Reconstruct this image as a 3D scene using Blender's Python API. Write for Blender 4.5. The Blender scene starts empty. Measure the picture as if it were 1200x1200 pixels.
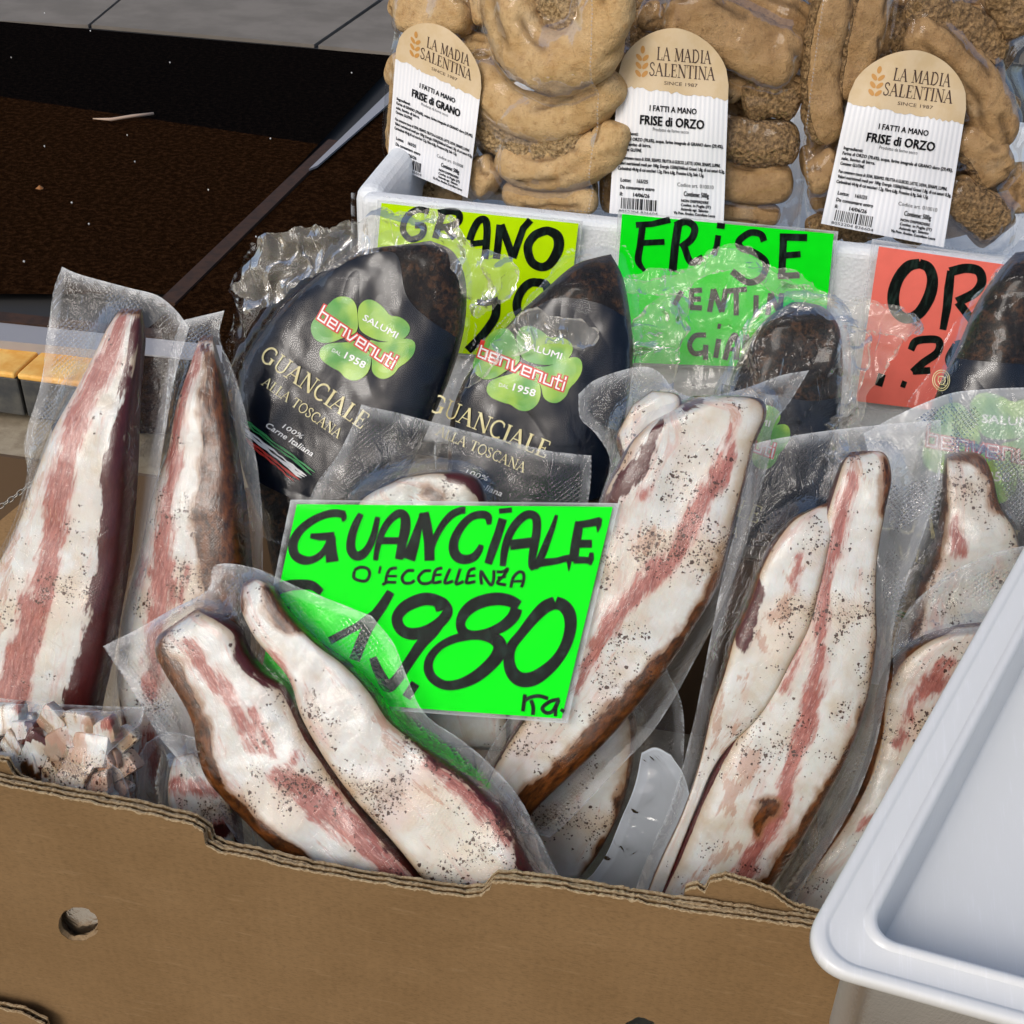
import bpy, math, random
import numpy as np
from mathutils import Vector, Matrix
from mathutils.geometry import tessellate_polygon
random.seed(7); RNG = np.random.RandomState(11)
R = math.radians
sc = bpy.context.scene
COL = sc.collection

# ------------------------------------------------------------------ camera
FOC = 1400.0; PITCH = R(35); YAW = R(8.6); ROLL = R(2.9)
_fh = np.array([-math.sin(YAW), math.cos(YAW), 0.0])
FW = math.cos(PITCH)*_fh + np.array([0, 0, -math.sin(PITCH)])
_r0 = np.array([math.cos(YAW), math.sin(YAW), 0.0])
_u0 = math.sin(PITCH)*_fh + np.array([0, 0, math.cos(PITCH)])
CR = math.cos(ROLL)*_r0 + math.sin(ROLL)*_u0
CU = -math.sin(ROLL)*_r0 + math.cos(ROLL)*_u0
def rays(P):
    P = np.atleast_2d(np.asarray(P, float))[:, :2]
    d = FW + (P[:, :1]-600)/FOC*CR + (600-P[:, 1:2])/FOC*CU
    return d/np.linalg.norm(d, axis=1)[:, None]
CAM = -rays([[500, 1040]])[0]*0.80
cam = bpy.data.objects.new('camera', bpy.data.cameras.new('camera')); COL.objects.link(cam)
cam.data.sensor_width = 36; cam.data.sensor_fit = 'HORIZONTAL'; cam.data.lens = 36*FOC/1200
cam.data.clip_start = 0.02; cam.data.clip_end = 100
M = Matrix([[CR[i], CU[i], -FW[i], CAM[i]] for i in range(3)] + [[0, 0, 0, 1]])
cam.matrix_world = M
sc.camera = cam
# ------------------------------------------------------------------ world and sun
w = bpy.data.worlds.new('World'); sc.world = w; w.use_nodes = True
nt = w.node_tree; nt.nodes.clear()
sky = nt.nodes.new('ShaderNodeTexSky'); sky.sky_type = 'NISHITA'; sky.sun_disc = False
SUN_EL, SUN_AZ = 40, 205      # azimuth measured clockwise from +y
sky.sun_elevation = R(SUN_EL); sky.sun_rotation = R(SUN_AZ)
sky.air_density = 1.0; sky.dust_density = 3.5; sky.ozone_density = 1.0
bg = nt.nodes.new('ShaderNodeBackground'); bg.inputs[1].default_value = 0.15
wo = nt.nodes.new('ShaderNodeOutputWorld')
nt.links.new(sky.outputs[0], bg.inputs[0]); nt.links.new(bg.outputs[0], wo.inputs[0])
sl = bpy.data.lights.new('sun', 'SUN'); sl.energy = 1.2; sl.angle = R(22); sl.color = (1, .985, .96)
so = bpy.data.objects.new('sun', sl); COL.objects.link(so)
sd = Vector((math.sin(R(SUN_AZ))*math.cos(R(SUN_EL)), math.cos(R(SUN_AZ))*math.cos(R(SUN_EL)), math.sin(R(SUN_EL))))
so.rotation_euler = sd.to_track_quat('Z', 'Y').to_euler(); so.location = sd*5
sc.view_settings.view_transform = 'Standard'; sc.view_settings.look = 'None'
sc.view_settings.exposure = -0.2; sc.view_settings.gamma = 1
cy = sc.cycles
cy.use_denoising = True; cy.transparent_max_bounces = 40; cy.max_bounces = 10
cy.diffuse_bounces = 4; cy.glossy_bounces = 4; cy.transmission_bounces = 6
cy.caustics_reflective = False; cy.caustics_refractive = False; cy.sample_clamp_indirect = 6

# ------------------------------------------------------------------ numeric helpers
TAB = RNG.rand(256, 256)*2-1
def vn(x, y, seed=0):
    x = np.asarray(x, float)+seed*17.31; y = np.asarray(y, float)+seed*9.77
    ix = np.floor(x).astype(int); iy = np.floor(y).astype(int); fx = x-ix; fy = y-iy
    fx = fx*fx*(3-2*fx); fy = fy*fy*(3-2*fy)
    a = TAB[ix & 255, iy & 255]; b = TAB[(ix+1) & 255, iy & 255]; c = TAB[ix & 255, (iy+1) & 255]; d = TAB[(ix+1) & 255, (iy+1) & 255]
    return (a*(1-fx)+b*fx)*(1-fy)+(c*(1-fx)+d*fx)*fy
def fbm(x, y, o=3, seed=0):
    s = 0; a = 1.0; t = 0
    for k in range(o):
        s = s+a*vn(x*2**k, y*2**k, seed+k*3); t += a; a *= .5
    return s/t
def ridge(x, y, o=3, seed=0):
    s = 0; a = 1.0; t = 0
    for k in range(o):
        s = s+a*(1-2.2*np.abs(vn(x*1.9**k, y*1.9**k, seed+k*5))); t += a; a *= .5
    return s/t
def sstep(a, b, x):
    t = np.clip((x-a)/(b-a), 0, 1); return t*t*(3-2*t)
def resample(poly, n, smooth=True, closed=False):
    P = np.asarray(poly, float)
    if closed: P = np.vstack([P, P[:1]])
    if len(P) > 2 and smooth:
        if closed: Q = np.vstack([P[-2], P, P[1]])
        else: Q = np.vstack([2*P[0]-P[1], P, 2*P[-1]-P[-2]])
        out = []
        for i in range(1, len(Q)-2):
            p0, p1, p2, p3 = Q[i-1], Q[i], Q[i+1], Q[i+2]
            for t in np.linspace(0, 1, 12, endpoint=False):
                out.append(.5*((2*p1)+(-p0+p2)*t+(2*p0-5*p1+4*p2-p3)*t*t+(-p0+3*p1-3*p2+p3)*t**3))
        out.append(Q[-2]); P = np.array(out)
    s = np.r_[0, np.cumsum(np.linalg.norm(np.diff(P[:, :2], axis=0), axis=1))]
    t = np.linspace(0, s[-1], n)
    return np.stack([np.interp(t, s, P[:, k]) for k in range(P.shape[1])], 1)

class Plane:
    def __init__(s, y0, al=60, tw=0, x0=0, z0=0):
        a, t = R(al), R(tw)
        s.o = np.array([x0, y0, z0], float)
        s.U = np.array([math.cos(t), math.sin(t), 0]); s.V = np.array([-math.sin(t)*math.cos(a), math.cos(t)*math.cos(a), math.sin(a)])
        s.N = np.cross(s.U, s.V)
    def uv(s, P, h=0):
        d = rays(P); h = np.asarray(h, float)
        t = ((s.o-CAM)@s.N+h)/(d@s.N)
        q = CAM+d*t[:, None]-s.o
        return np.stack([q@s.U, q@s.V], 1)
    def w(s, uv, h=0):
        h = np.broadcast_to(np.asarray(h, float), (len(uv),))
        return s.o+uv[:, :1]*s.U+uv[:, 1:2]*s.V+h[:, None]*s.N
    def at(s, P, h=0): return s.w(s.uv(P, h), h)
def horiz(z): return Plane(0, 0, 0, 0, z)
def front(y): return Plane(y, 90)

class HF:      # height field over a plane
    def __init__(s, u0, v0, u1, v1, res=.002):
        s.u0, s.v0, s.r = u0, v0, res
        s.H = np.zeros((int((u1-u0)/res)+3, int((v1-v0)/res)+3))
    def add(s, uv, h):
        i = np.clip(((uv[:, 0]-s.u0)/s.r).round().astype(int), 0, s.H.shape[0]-1)
        j = np.clip(((uv[:, 1]-s.v0)/s.r).round().astype(int), 0, s.H.shape[1]-1)
        np.maximum.at(s.H, (i, j), h)
    @staticmethod
    def sh(H, f):
        P = np.pad(H, 1, mode='edge'); n, m = H.shape
        return f([P[a:a+n, b:b+m] for a in range(3) for b in range(3)])
    def finish(s, n=20, k=.985, dil=2):
        for _ in range(dil): s.H = s.sh(s.H, lambda L: np.maximum.reduce(L))
        for _ in range(dil-1): s.H = s.sh(s.H, lambda L: np.minimum.reduce(L))
        H0 = s.H.copy(); H = H0.copy()
        for _ in range(n): H = np.maximum(H0, s.sh(H, lambda L: sum(L)/9)*k)
        for _ in range(2): H = s.sh(H, lambda L: sum(L)/9)
        s.H = np.maximum(H, s.H*.999); s.H = s.sh(s.H, lambda L: sum(L)/9)
        return s
    def __call__(s, uv):
        x = np.clip((uv[:, 0]-s.u0)/s.r, 0, s.H.shape[0]-1.001); y = np.clip((uv[:, 1]-s.v0)/s.r, 0, s.H.shape[1]-1.001)
        i = x.astype(int); j = y.astype(int); fx = x-i; fy = y-j; H = s.H
        return (H[i, j]*(1-fx)+H[i+1, j]*fx)*(1-fy)+(H[i, j+1]*(1-fx)+H[i+1, j+1]*fx)*fy

# ------------------------------------------------------------------ object helpers
def thing(name, label, cat, base, group=None):
    o = bpy.data.objects.new(name, None); COL.objects.link(o); o.location = Vector([float(c) for c in base])
    o.empty_display_size = .02
    o['label'] = label; o['category'] = cat
    if group: o['group'] = group
    return o
def wloc(o):
    v = Vector((0, 0, 0))
    while o is not None: v += o.location; o = o.parent
    return np.array(v)
def mk(name, V, F, mat, parent=None, attrs=None, uv=None, smooth=True, mi=None, kind=None, label=None):
    V = np.asarray(V, float)
    if parent is not None: V = V-wloc(parent)
    me = bpy.data.meshes.new(name)
    me.from_pydata(V.tolist(), [], F.tolist() if isinstance(F, np.ndarray) else F)
    for m in (mat if isinstance(mat, (list, tuple)) else [mat]): me.materials.append(m)
    if smooth: me.polygons.foreach_set('use_smooth', [True]*len(me.polygons))
    if mi is not None: me.polygons.foreach_set('material_index', mi)
    for k, a in (attrs or {}).items():
        at = me.attributes.new(k, 'FLOAT', 'POINT'); at.data.foreach_set('value', np.asarray(a, np.float32))
    if uv is not None:
        l = me.uv_layers.new(name='UVMap'); li = np.empty(len(me.loops), np.int32); me.loops.foreach_get('vertex_index', li)
        l.data.foreach_set('uv', np.asarray(uv, np.float32)[li].ravel())
    me.update()
    o = bpy.data.objects.new(name, me); COL.objects.link(o)
    if parent is not None: o.parent = parent
    if kind: o['kind'] = kind
    if label: o['label'] = label
    return o
def gfaces(n, m, wrap=False):     # n rows, m columns
    i = np.arange(n-1)[:, None]; j = np.arange(m if wrap else m-1)[None]
    j2 = (j+1) % m
    return np.stack([(i*m+j), (i*m+j2), ((i+1)*m+j2), ((i+1)*m+j)], -1).reshape(-1, 4)
def coons(top, right, bottom, left, ns, nt_, smooth=True):
    T = resample(top, ns, smooth); B = resample(bottom, ns, smooth); L = resample(left, nt_, smooth); Rr = resample(right, nt_, smooth)
    s = np.linspace(0, 1, ns)[None, :, None]; t = np.linspace(0, 1, nt_)[:, None, None]
    P = (1-t)*T[None]+t*B[None]+(1-s)*L[:, None]+s*Rr[:, None]
    P -= (1-s)*(1-t)*T[0]+s*(1-t)*T[-1]+(1-s)*t*B[0]+s*t*B[-1]
    S, TT = np.meshgrid(np.linspace(0, 1, ns), np.linspace(0, 1, nt_))
    return P.reshape(-1, 2), S.ravel(), TT.ravel()
def box_vf(x0, x1, y0, y1, z0, z1):
    V = [(x, y, z) for x in (x0, x1) for y in (y0, y1) for z in (z0, z1)]
    F = [(0, 1, 3, 2), (4, 6, 7, 5), (0, 4, 5, 1), (2, 3, 7, 6), (0, 2, 6, 4), (1, 5, 7, 3)]
    return V, F
def bevel(o, w=.002, seg=2):
    m = o.modifiers.new('bevel', 'BEVEL'); m.width = w; m.segments = seg; m.limit_method = 'ANGLE'; return o
def join(parts):
    V = []; F = []; n = 0
    for v, f in parts:
        V += [tuple(p) for p in v]; F += [tuple(int(i)+n for i in q) for q in f]; n = len(V)
    return V, F
def tube(path, rad, m=8):
    P = np.asarray(path, float); n = len(P); T = np.gradient(P, axis=0); T /= np.linalg.norm(T, axis=1)[:, None]+1e-12
    a = np.cross(T, [0.13, .31, .94]); a /= np.linalg.norm(a, axis=1)[:, None]; b = np.cross(T, a)
    rad = np.broadcast_to(rad, (n,)); th = np.linspace(0, 2*math.pi, m, endpoint=False)
    V = P[:, None]+rad[:, None, None]*(np.cos(th)[None, :, None]*a[:, None]+np.sin(th)[None, :, None]*b[:, None])
    F = [list(q) for q in gfaces(n, m, True)]+[list(range(m))[::-1], [(n-1)*m+i for i in range(m)]]
    return V.reshape(-1, 3), F
# ------------------------------------------------------------------ materials
class NT:
    def __init__(s, name):
        s.m = bpy.data.materials.new(name); s.m.use_nodes = True; s.t = s.m.node_tree; s.t.nodes.clear()
    def n(s, ty, props=None, **kw):
        nd = s.t.nodes.new('ShaderNode'+ty)
        for k, v in (props or {}).items(): setattr(nd, k, v)
        for k, v in kw.items():
            key = int(k[1:]) if k[0] == 'i' and k[1:].isdigit() else k.replace('_', ' ')
            s.set(nd.inputs[key], v)
        return nd
    def set(s, inp, v):
        if hasattr(v, 'outputs'): v = v.outputs[0]
        if isinstance(v, bpy.types.NodeSocket): s.t.links.new(v, inp)
        else:
            if isinstance(v, tuple) and len(v) == 3 and inp.type == 'RGBA': v = v+(1,)
            inp.default_value = v
    def math(s, op, a, b=0.0, c=0.0, clamp=False):
        return s.n('Math', {'operation': op, 'use_clamp': clamp}, i0=a, i1=b, i2=c)
    def mix(s, f, a, b):
        nd = s.t.nodes.new('ShaderNodeMix'); nd.data_type = 'RGBA'
        s.set(nd.inputs[0], f); s.set(nd.inputs[6], a); s.set(nd.inputs[7], b); return nd.outputs[2]
    def ramp(s, f, *stops, interp='LINEAR'):
        nd = s.t.nodes.new('ShaderNodeValToRGB'); s.set(nd.inputs[0], f); cr = nd.color_ramp; cr.interpolation = interp
        while len(cr.elements) < len(stops): cr.elements.new(.5)
        for e, (p, c) in zip(cr.elements, stops):
            e.position = p; e.color = (c, c, c, 1) if isinstance(c, (int, float)) else tuple(c)+(1,)
        return nd.outputs[0]
    def sm(s, v, a, b):
        nd = s.n('MapRange', {'interpolation_type': 'SMOOTHSTEP'}, Value=v, From_Min=a, From_Max=b); return nd.outputs[0]
    def attr(s, name): return s.n('Attribute', {'attribute_name': name}).outputs['Fac']
    def oc(s): return s.n('TexCoord').outputs['Object']
    def uvc(s): return s.n('TexCoord').outputs['UV']
    def mapd(s, v, sc_=(1, 1, 1), rot=(0, 0, 0)): return s.n('Mapping', Vector=v, Scale=sc_, Rotation=rot).outputs[0]
    def noise(s, v, scale, detail=3, rough=.5, dist=0): return s.n('TexNoise', Vector=v, Scale=scale, Detail=detail, Roughness=rough, Distortion=dist).outputs[0]
    def bump(s, h, st=.3, d=.001, nrm=None):
        nd = s.n('Bump', Strength=st, Distance=d, Height=h)
        if nrm is not None: s.set(nd.inputs['Normal'], nrm)
        return nd.outputs[0]
    def bsdf(s, **kw): return s.n('BsdfPrincipled', **kw)
    def out(s, sh): s.set(s.n('OutputMaterial').inputs[0], sh); return s.m

def m_meat():
    t = NT('cured_meat'); co = t.oc(); uv = t.uvc()
    st = t.mapd(uv, (1, .16, 1))                       # fibres run along the slice
    n1 = t.noise(co, 60, 4, .6); n2 = t.noise(co, 420, 3, .6); n3 = t.noise(st, 900, 3, .6)
    ns = t.noise(t.mapd(uv, (1, .28, 1)), 130, 5, .65, .4); nf = t.noise(st, 420, 4, .7)
    big = t.noise(co, 16, 2); rim = t.attr('rim')
    fat = t.mix(t.sm(n1, .3, .75), (.66, .68, .66), (.56, .53, .47))
    fat = t.mix(t.math('MULTIPLY', t.sm(big, .48, .75), .7), fat, (.66, .51, .47))
    fat = t.mix(t.math('MULTIPLY', t.sm(ns, .57, .68), .5), fat, (.56, .36, .30))
    fat = t.mix(t.math('MULTIPLY', t.sm(t.noise(co, 30, 3), .5, .68), .35), fat, (.56, .46, .30))
    vein = t.noise(t.mapd(uv, (1, .11, 1)), 75, 4, .6, .6); v2 = t.noise(t.mapd(uv, (1, .2, 1)), 260, 3, .6, .5)
    fat = t.mix(t.math('MULTIPLY', t.math('MULTIPLY', t.sm(vein, .52, .62), t.sm(v2, .38, .62)), .55), fat, (.56, .33, .28))
    fat = t.mix(t.math('MULTIPLY', t.sm(t.noise(co, 11, 2), .50, .66), .5), fat, (.66, .58, .44))
    rimn = t.math('ADD', rim, t.math('MULTIPLY', t.math('SUBTRACT', n1, .5), .18))
    fat = t.mix(t.math('MULTIPLY', t.sm(rimn, .70, .95), .6), fat, (.46, .31, .15))
    fat = t.mix(t.math('MULTIPLY', t.sm(rimn, .90, 1.0), .55), fat, (.16, .065, .022))
    def mask(a, amp=.8, lo=.42, hi=.58, fine=.35):
        v = t.math('ADD', t.attr(a), t.math('MULTIPLY', t.math('SUBTRACT', ns, .5), amp))
        v = t.math('ADD', v, t.math('MULTIPLY', t.math('SUBTRACT', nf, .5), amp*fine*2))
        return t.sm(v, lo, hi)
    lean = t.mix(t.sm(nf, .32, .68), (.22, .045, .036), (.44, .15, .12))
    lean = t.mix(t.math('MULTIPLY', t.sm(n3, .56, .66), .55), lean, (.60, .36, .31))
    dark = t.mix(n3, (.030, .002, .003), (.12, .018, .016))
    rn = t.noise(t.mapd(uv, (1, .5, 1)), 190, 5, .7)
    rind = t.mix(t.sm(rn, .3, .72), (.016, .005, .002), (.19, .060, .012))
    c = t.mix(t.math('MULTIPLY', mask('tan', 1.8, .40, .66, .6), .6), fat, (.44, .23, .15))
    c = t.mix(t.math('MULTIPLY', t.sm(t.attr('lean'), .08, .6), .38), c, (.62, .38, .33))
    c = t.mix(t.math('MULTIPLY', mask('lean', 1.3, .30, .72, .5), .95), c, lean)
    c = t.mix(mask('dark', .9), c, dark)
    halo = t.sm(t.math('ADD', t.attr('rind'), t.math('MULTIPLY', t.math('SUBTRACT', n1, .5), .6)), .08, .5)
    c = t.mix(t.math('MULTIPLY', halo, .75), c, (.26, .12, .04))
    c = t.mix(mask('rind', .55), c, rind)
    pe = t.attr('pep'); clump = t.noise(co, 55, 4, .65); cl2 = t.noise(co, 19, 2)
    lvl = t.math('ADD', t.math('MULTIPLY', pe, .75), t.math('MULTIPLY', t.math('SUBTRACT', clump, .53), 5.0))
    lvl = t.math('ADD', lvl, t.math('MULTIPLY', t.math('SUBTRACT', cl2, .52), 5.5))
    wob = t.n('VectorMath', {'operation': 'ADD'}, i0=co, i1=t.n('VectorMath', {'operation': 'SCALE'}, i0=t.n('TexNoise', Vector=co, Scale=700., Detail=3.).outputs[1], Scale=.0022).outputs[0]).outputs[0]
    tot = None
    for scl, rad in ((240, .20), (420, .22), (700, .30)):
        vo = t.n('TexVoronoi', Vector=wob, Scale=float(scl)); sep = t.n('SeparateColor', i0=vo.outputs['Color'])
        on = t.math('GREATER_THAN', t.math('MULTIPLY', lvl, .45), sep.outputs[0])
        r_ = t.math('MULTIPLY', t.math('ADD', sep.outputs[1], .3), rad*1.5)
        k = t.math('MULTIPLY', on, t.math('LESS_THAN', vo.outputs['Distance'], r_))
        tot = k if tot is None else t.math('MAXIMUM', tot, k)
    c = t.mix(t.math('MULTIPLY', t.math('MULTIPLY', t.sm(lvl, .6, 2.0), .6), t.sm(n2, .35, .6)), c, (.20, .11, .06))
    c = t.mix(t.math('MULTIPLY', tot, .93), c, t.mix(n2, (.010, .004, .003), (.075, .020, .009)))
    h = t.math('ADD', t.math('MULTIPLY', n1, 1.0), t.math('ADD', t.math('MULTIPLY', tot, .5), t.math('MULTIPLY', ns, .5)))
    sx = t.n('SeparateXYZ', i0=uv); kk = 2*math.pi/.0024
    em = t.math('MAXIMUM', t.math('SINE', t.math('MULTIPLY', t.math('ADD', sx.outputs[0], sx.outputs[1]), kk)), t.math('SINE', t.math('MULTIPLY', t.math('SUBTRACT', sx.outputs[0], sx.outputs[1]), kk)))
    em = t.math('MULTIPLY', em, t.sm(t.noise(co, 25, 2), .48, .6))
    b = t.bump(h, .55, .0013, t.bump(n3, .25, .0004, t.bump(em, .12, .0004)))
    p = t.bsdf(Base_Color=c, Roughness=.28, Normal=b, Subsurface_Weight=.45, Subsurface_Radius=(.010, .005, .003), Specular_IOR_Level=.5)
    return t.out(p)

def m_film(name, haze=.05, gloss=.07, emb=1.0, wr=.5, tint=(1, 1, 1), wscale=60, spec=1.0, hz=(.82, .86, .90), aniso=(1, 1, 1)):
    t = NT(name); co = t.oc(); uv = t.uvc()
    cling = t.attr('cling'); seal = t.attr('seal')
    sx = t.n('SeparateXYZ', i0=uv)
    k = 2*math.pi/.0042
    a = t.math('SINE', t.math('MULTIPLY', t.math('ADD', sx.outputs[0], sx.outputs[1]), k))
    b = t.math('SINE', t.math('MULTIPLY', t.math('SUBTRACT', sx.outputs[0], sx.outputs[1]), k))
    dia = t.math('MAXIMUM', a, b)
    free = t.math('MULTIPLY', t.math('SUBTRACT', 1.0, cling, clamp=True), t.math('SUBTRACT', 1.0, seal, clamp=True), clamp=True)
    patch = t.sm(t.noise(co, 20, 2), .46, .62)
    free = t.math('MULTIPLY', free, t.math('ADD', t.math('MULTIPLY', patch, .9), .1))
    h2 = t.math('MULTIPLY', t.math('MULTIPLY', dia, free), emb)
    w1 = t.noise(t.mapd(co, aniso), wscale, 4, .55, 1.2); w1 = t.math('ABSOLUTE', t.math('SUBTRACT', w1, .5))
    cr = t.sm(t.math('ABSOLUTE', t.math('SUBTRACT', t.noise(t.mapd(co, (1, .6, .6)), wscale*.45, 2, .5, 2.2), .5)), 0.0, .035)
    w1 = t.math('ADD', w1, t.math('MULTIPLY', cr, .22))
    nr = t.bump(w1, wr, .006, t.bump(h2, .9*emb, .0009)) if emb else t.bump(w1, wr, .006)
    fr = t.n('Fresnel', IOR=1.5, Normal=nr)
    g = t.n('BsdfGlossy', Color=(1, 1, 1), Roughness=gloss, Normal=nr)
    tr = t.n('BsdfTransparent', Color=tint)
    df = t.n('BsdfDiffuse', Color=hz); tl = t.n('BsdfTranslucent', Color=hz)
    hzs = t.n('MixShader', i0=.35, i1=df, i2=tl)
    hf = t.math('ADD', t.math('MULTIPLY', t.math('SUBTRACT', 1.0, t.math('MULTIPLY', cling, .9)), haze), t.math('MULTIPLY', seal, .12))
    hf = t.math('ADD', hf, t.math('MULTIPLY', t.math('MULTIPLY', free, t.sm(dia, .5, .95)), .15*emb))
    hf = t.math('ADD', hf, t.math('MULTIPLY', t.attr('edge'), .4))
    hf = t.math('ADD', hf, t.math('MULTIPLY', t.sm(w1, .0, .02), -.0), clamp=True)
    m1 = t.n('MixShader', i0=hf, i1=tr, i2=hzs)
    sp_ = t.math('MULTIPLY', fr, t.math('SUBTRACT', spec, t.math('MULTIPLY', cling, spec*.35)), clamp=True)
    m2 = t.n('MixShader', i0=sp_, i1=m1, i2=g)
    return t.out(m2)

def m_simple(name, col, rough=.5, col2=None, scale=80, bumps=0, bscale=300, **kw):
    t = NT(name); co = t.oc(); c = col
    if col2: c = t.mix(t.sm(t.noise(co, scale, 4, .6), .35, .65), col, col2)
    a = dict(Base_Color=c, Roughness=rough); a.update(kw)
    if bumps: a['Normal'] = t.bump(t.noise(co, bscale, 3), bumps, .001)
    return t.out(t.bsdf(**a))

def m_bread(name, c1, c2, c3):
    t = NT(name); co = t.oc()
    n1 = t.noise(co, 38, 5, .65); n2 = t.noise(co, 260, 5, .75); n3 = t.noise(co, 700, 3, .7); n4 = t.noise(co, 110, 5, .75); flour = t.noise(co, 22, 4, .6)
    cut = t.attr('cut'); cm = t.sm(t.math('ADD', cut, t.math('MULTIPLY', t.math('SUBTRACT', n1, .5), 1.2)), .42, .58)
    c = t.mix(t.sm(n1, .32, .68), c1, c2)
    c = t.mix(t.math('MULTIPLY', t.sm(n4, .50, .68), .5), c, c3)
    c = t.mix(t.math('MULTIPLY', t.sm(n2, .56, .66), .4), c, tuple(x*.55 for x in c3))
    c = t.mix(t.math('MULTIPLY', t.sm(flour, .55, .75), .35), c, (.62, .52, .36))
    crumb = t.mix(t.sm(n2, .35, .65), tuple(x*.50 for x in c1), tuple(min(1, x*1.1) for x in c2))
    c = t.mix(cm, c, crumb)
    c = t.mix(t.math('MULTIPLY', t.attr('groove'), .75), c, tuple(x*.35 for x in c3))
    v = t.n('TexVoronoi', {'feature': 'F1'}, Vector=co, Scale=240.).outputs['Distance']
    h = t.math('ADD', t.math('ADD', t.math('MULTIPLY', n3, .35), t.math('MULTIPLY', n4, .9)), t.math('MULTIPLY', t.math('MULTIPLY', t.math('ADD', v, n2), cm), 1.7))
    return t.out(t.bsdf(Base_Color=c, Roughness=.8, Normal=t.bump(h, 1.0, .0028, t.bump(n1, .6, .006)), Specular_IOR_Level=.2))

def m_card(name, c1=(.225, .138, .062), c2=(.195, .117, .050)):
    t = NT(name); co = t.oc()
    n1 = t.noise(co, 14, 3); n2 = t.noise(t.mapd(co, (.6, 1, 2.4)), 480, 4, .7); n3 = t.noise(co, 1500, 2)
    c = t.mix(t.sm(n1, .3, .7), c1, c2)
    c = t.mix(t.math('MULTIPLY', t.sm(n2, .50, .72), .55), c, tuple(x*.55 for x in c2)); c = t.mix(t.math('MULTIPLY', t.sm(t.noise(co, 160, 4, .7), .5, .7), .18), c, tuple(x*.6 for x in c2))
    c = t.mix(t.math('MULTIPLY', t.sm(n2, .62, .30), .22), c, tuple(x*1.4 for x in c1))
    scuff = t.sm(t.noise(t.mapd(co, (1, 1, 9), (0, .5, 0)), 30, 4, .6), .60, .72)
    c = t.mix(t.math('MULTIPLY', scuff, .16), c, (.42, .30, .17))
    fl = t.n('TexWave', {'wave_type': 'BANDS', 'bands_direction': 'X'}, Vector=co, Scale=42., Distortion=.6, Detail=1.)
    h = t.math('ADD', t.math('MULTIPLY', n2, .4), t.math('MULTIPLY', fl.outputs[1], .4))
    h = t.math('ADD', h, t.math('MULTIPLY', t.noise(co, 14, 2), .5))
    return t.out(t.bsdf(Base_Color=c, Roughness=.75, Normal=t.bump(h, .22, .0012), Specular_IOR_Level=.25))

def m_neon(name, col):
    t = NT(name); n = t.noise(t.oc(), 60, 3)
    c = t.mix(t.sm(n, .3, .7), col, tuple(x*.93 for x in col))
    return t.out(t.bsdf(Base_Color=c, Roughness=.8, Specular_IOR_Level=0.0))

def m_clover():
    t = NT('clover_green'); u = t.oc()
    n = t.noise(u, 45, 2)
    c = t.mix(t.sm(n, .35, .65), (.08, .33, .05), (.33, .55, .06))
    return t.out(t.bsdf(Base_Color=c, Roughness=.3))

def m_blackfilm():
    t = NT('black_printed_film'); co = t.oc()
    w1 = t.math('ABSOLUTE', t.math('SUBTRACT', t.noise(co, 13, 2, .5, .6), .5))
    w2 = t.noise(co, 70, 3, .5, .8)
    nr = t.bump(w1, .26, .014, t.bump(w2, .10, .002))
    return t.out(t.bsdf(Base_Color=(.003, .006, .013), Roughness=.22, Normal=nr, Specular_IOR_Level=.4))

def m_crust():
    t = NT('pepper_crust'); co = t.oc()
    n = t.noise(co, 220, 5, .7); n1 = t.noise(co, 60, 4, .6)
    c = t.mix(t.sm(n, .42, .62), (.004, .003, .002), (.12, .052, .018)); c = t.mix(t.sm(n1, .42, .6), c, (.010, .006, .004))
    h = t.math('ADD', n, t.math('MULTIPLY', n1, 1.5))
    return t.out(t.bsdf(Base_Color=c, Roughness=.3, Normal=t.bump(h, 1., .009), Coat_Weight=.25, Coat_Roughness=.12))

def m_foam():
    t = NT('white_foam'); co = t.oc()
    v = t.n('TexVoronoi', Vector=co, Scale=330.).outputs['Distance']; n = t.noise(co, 30, 3)
    c = t.mix(t.sm(n, .3, .7), (.84, .87, .89), (.77, .81, .84))
    return t.out(t.bsdf(Base_Color=c, Roughness=.6, Normal=t.bump(t.math('ADD', v, n), .3, .0015), Subsurface_Weight=.1, Subsurface_Radius=(.01, .01, .01)))

def m_label():
    t = NT('label_paper'); uv = t.uvc(); sx = t.n('SeparateXYZ', i0=uv)
    w_ = t.math('SINE', t.math('MULTIPLY', sx.outputs[0], 2*math.pi/.0042))
    return t.out(t.bsdf(Base_Color=t.mix(t.sm(w_, -.6, .9), (.78, .80, .83), (.85, .86, .88)), Roughness=.4, Normal=t.bump(w_, .3, .0004)))

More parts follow.
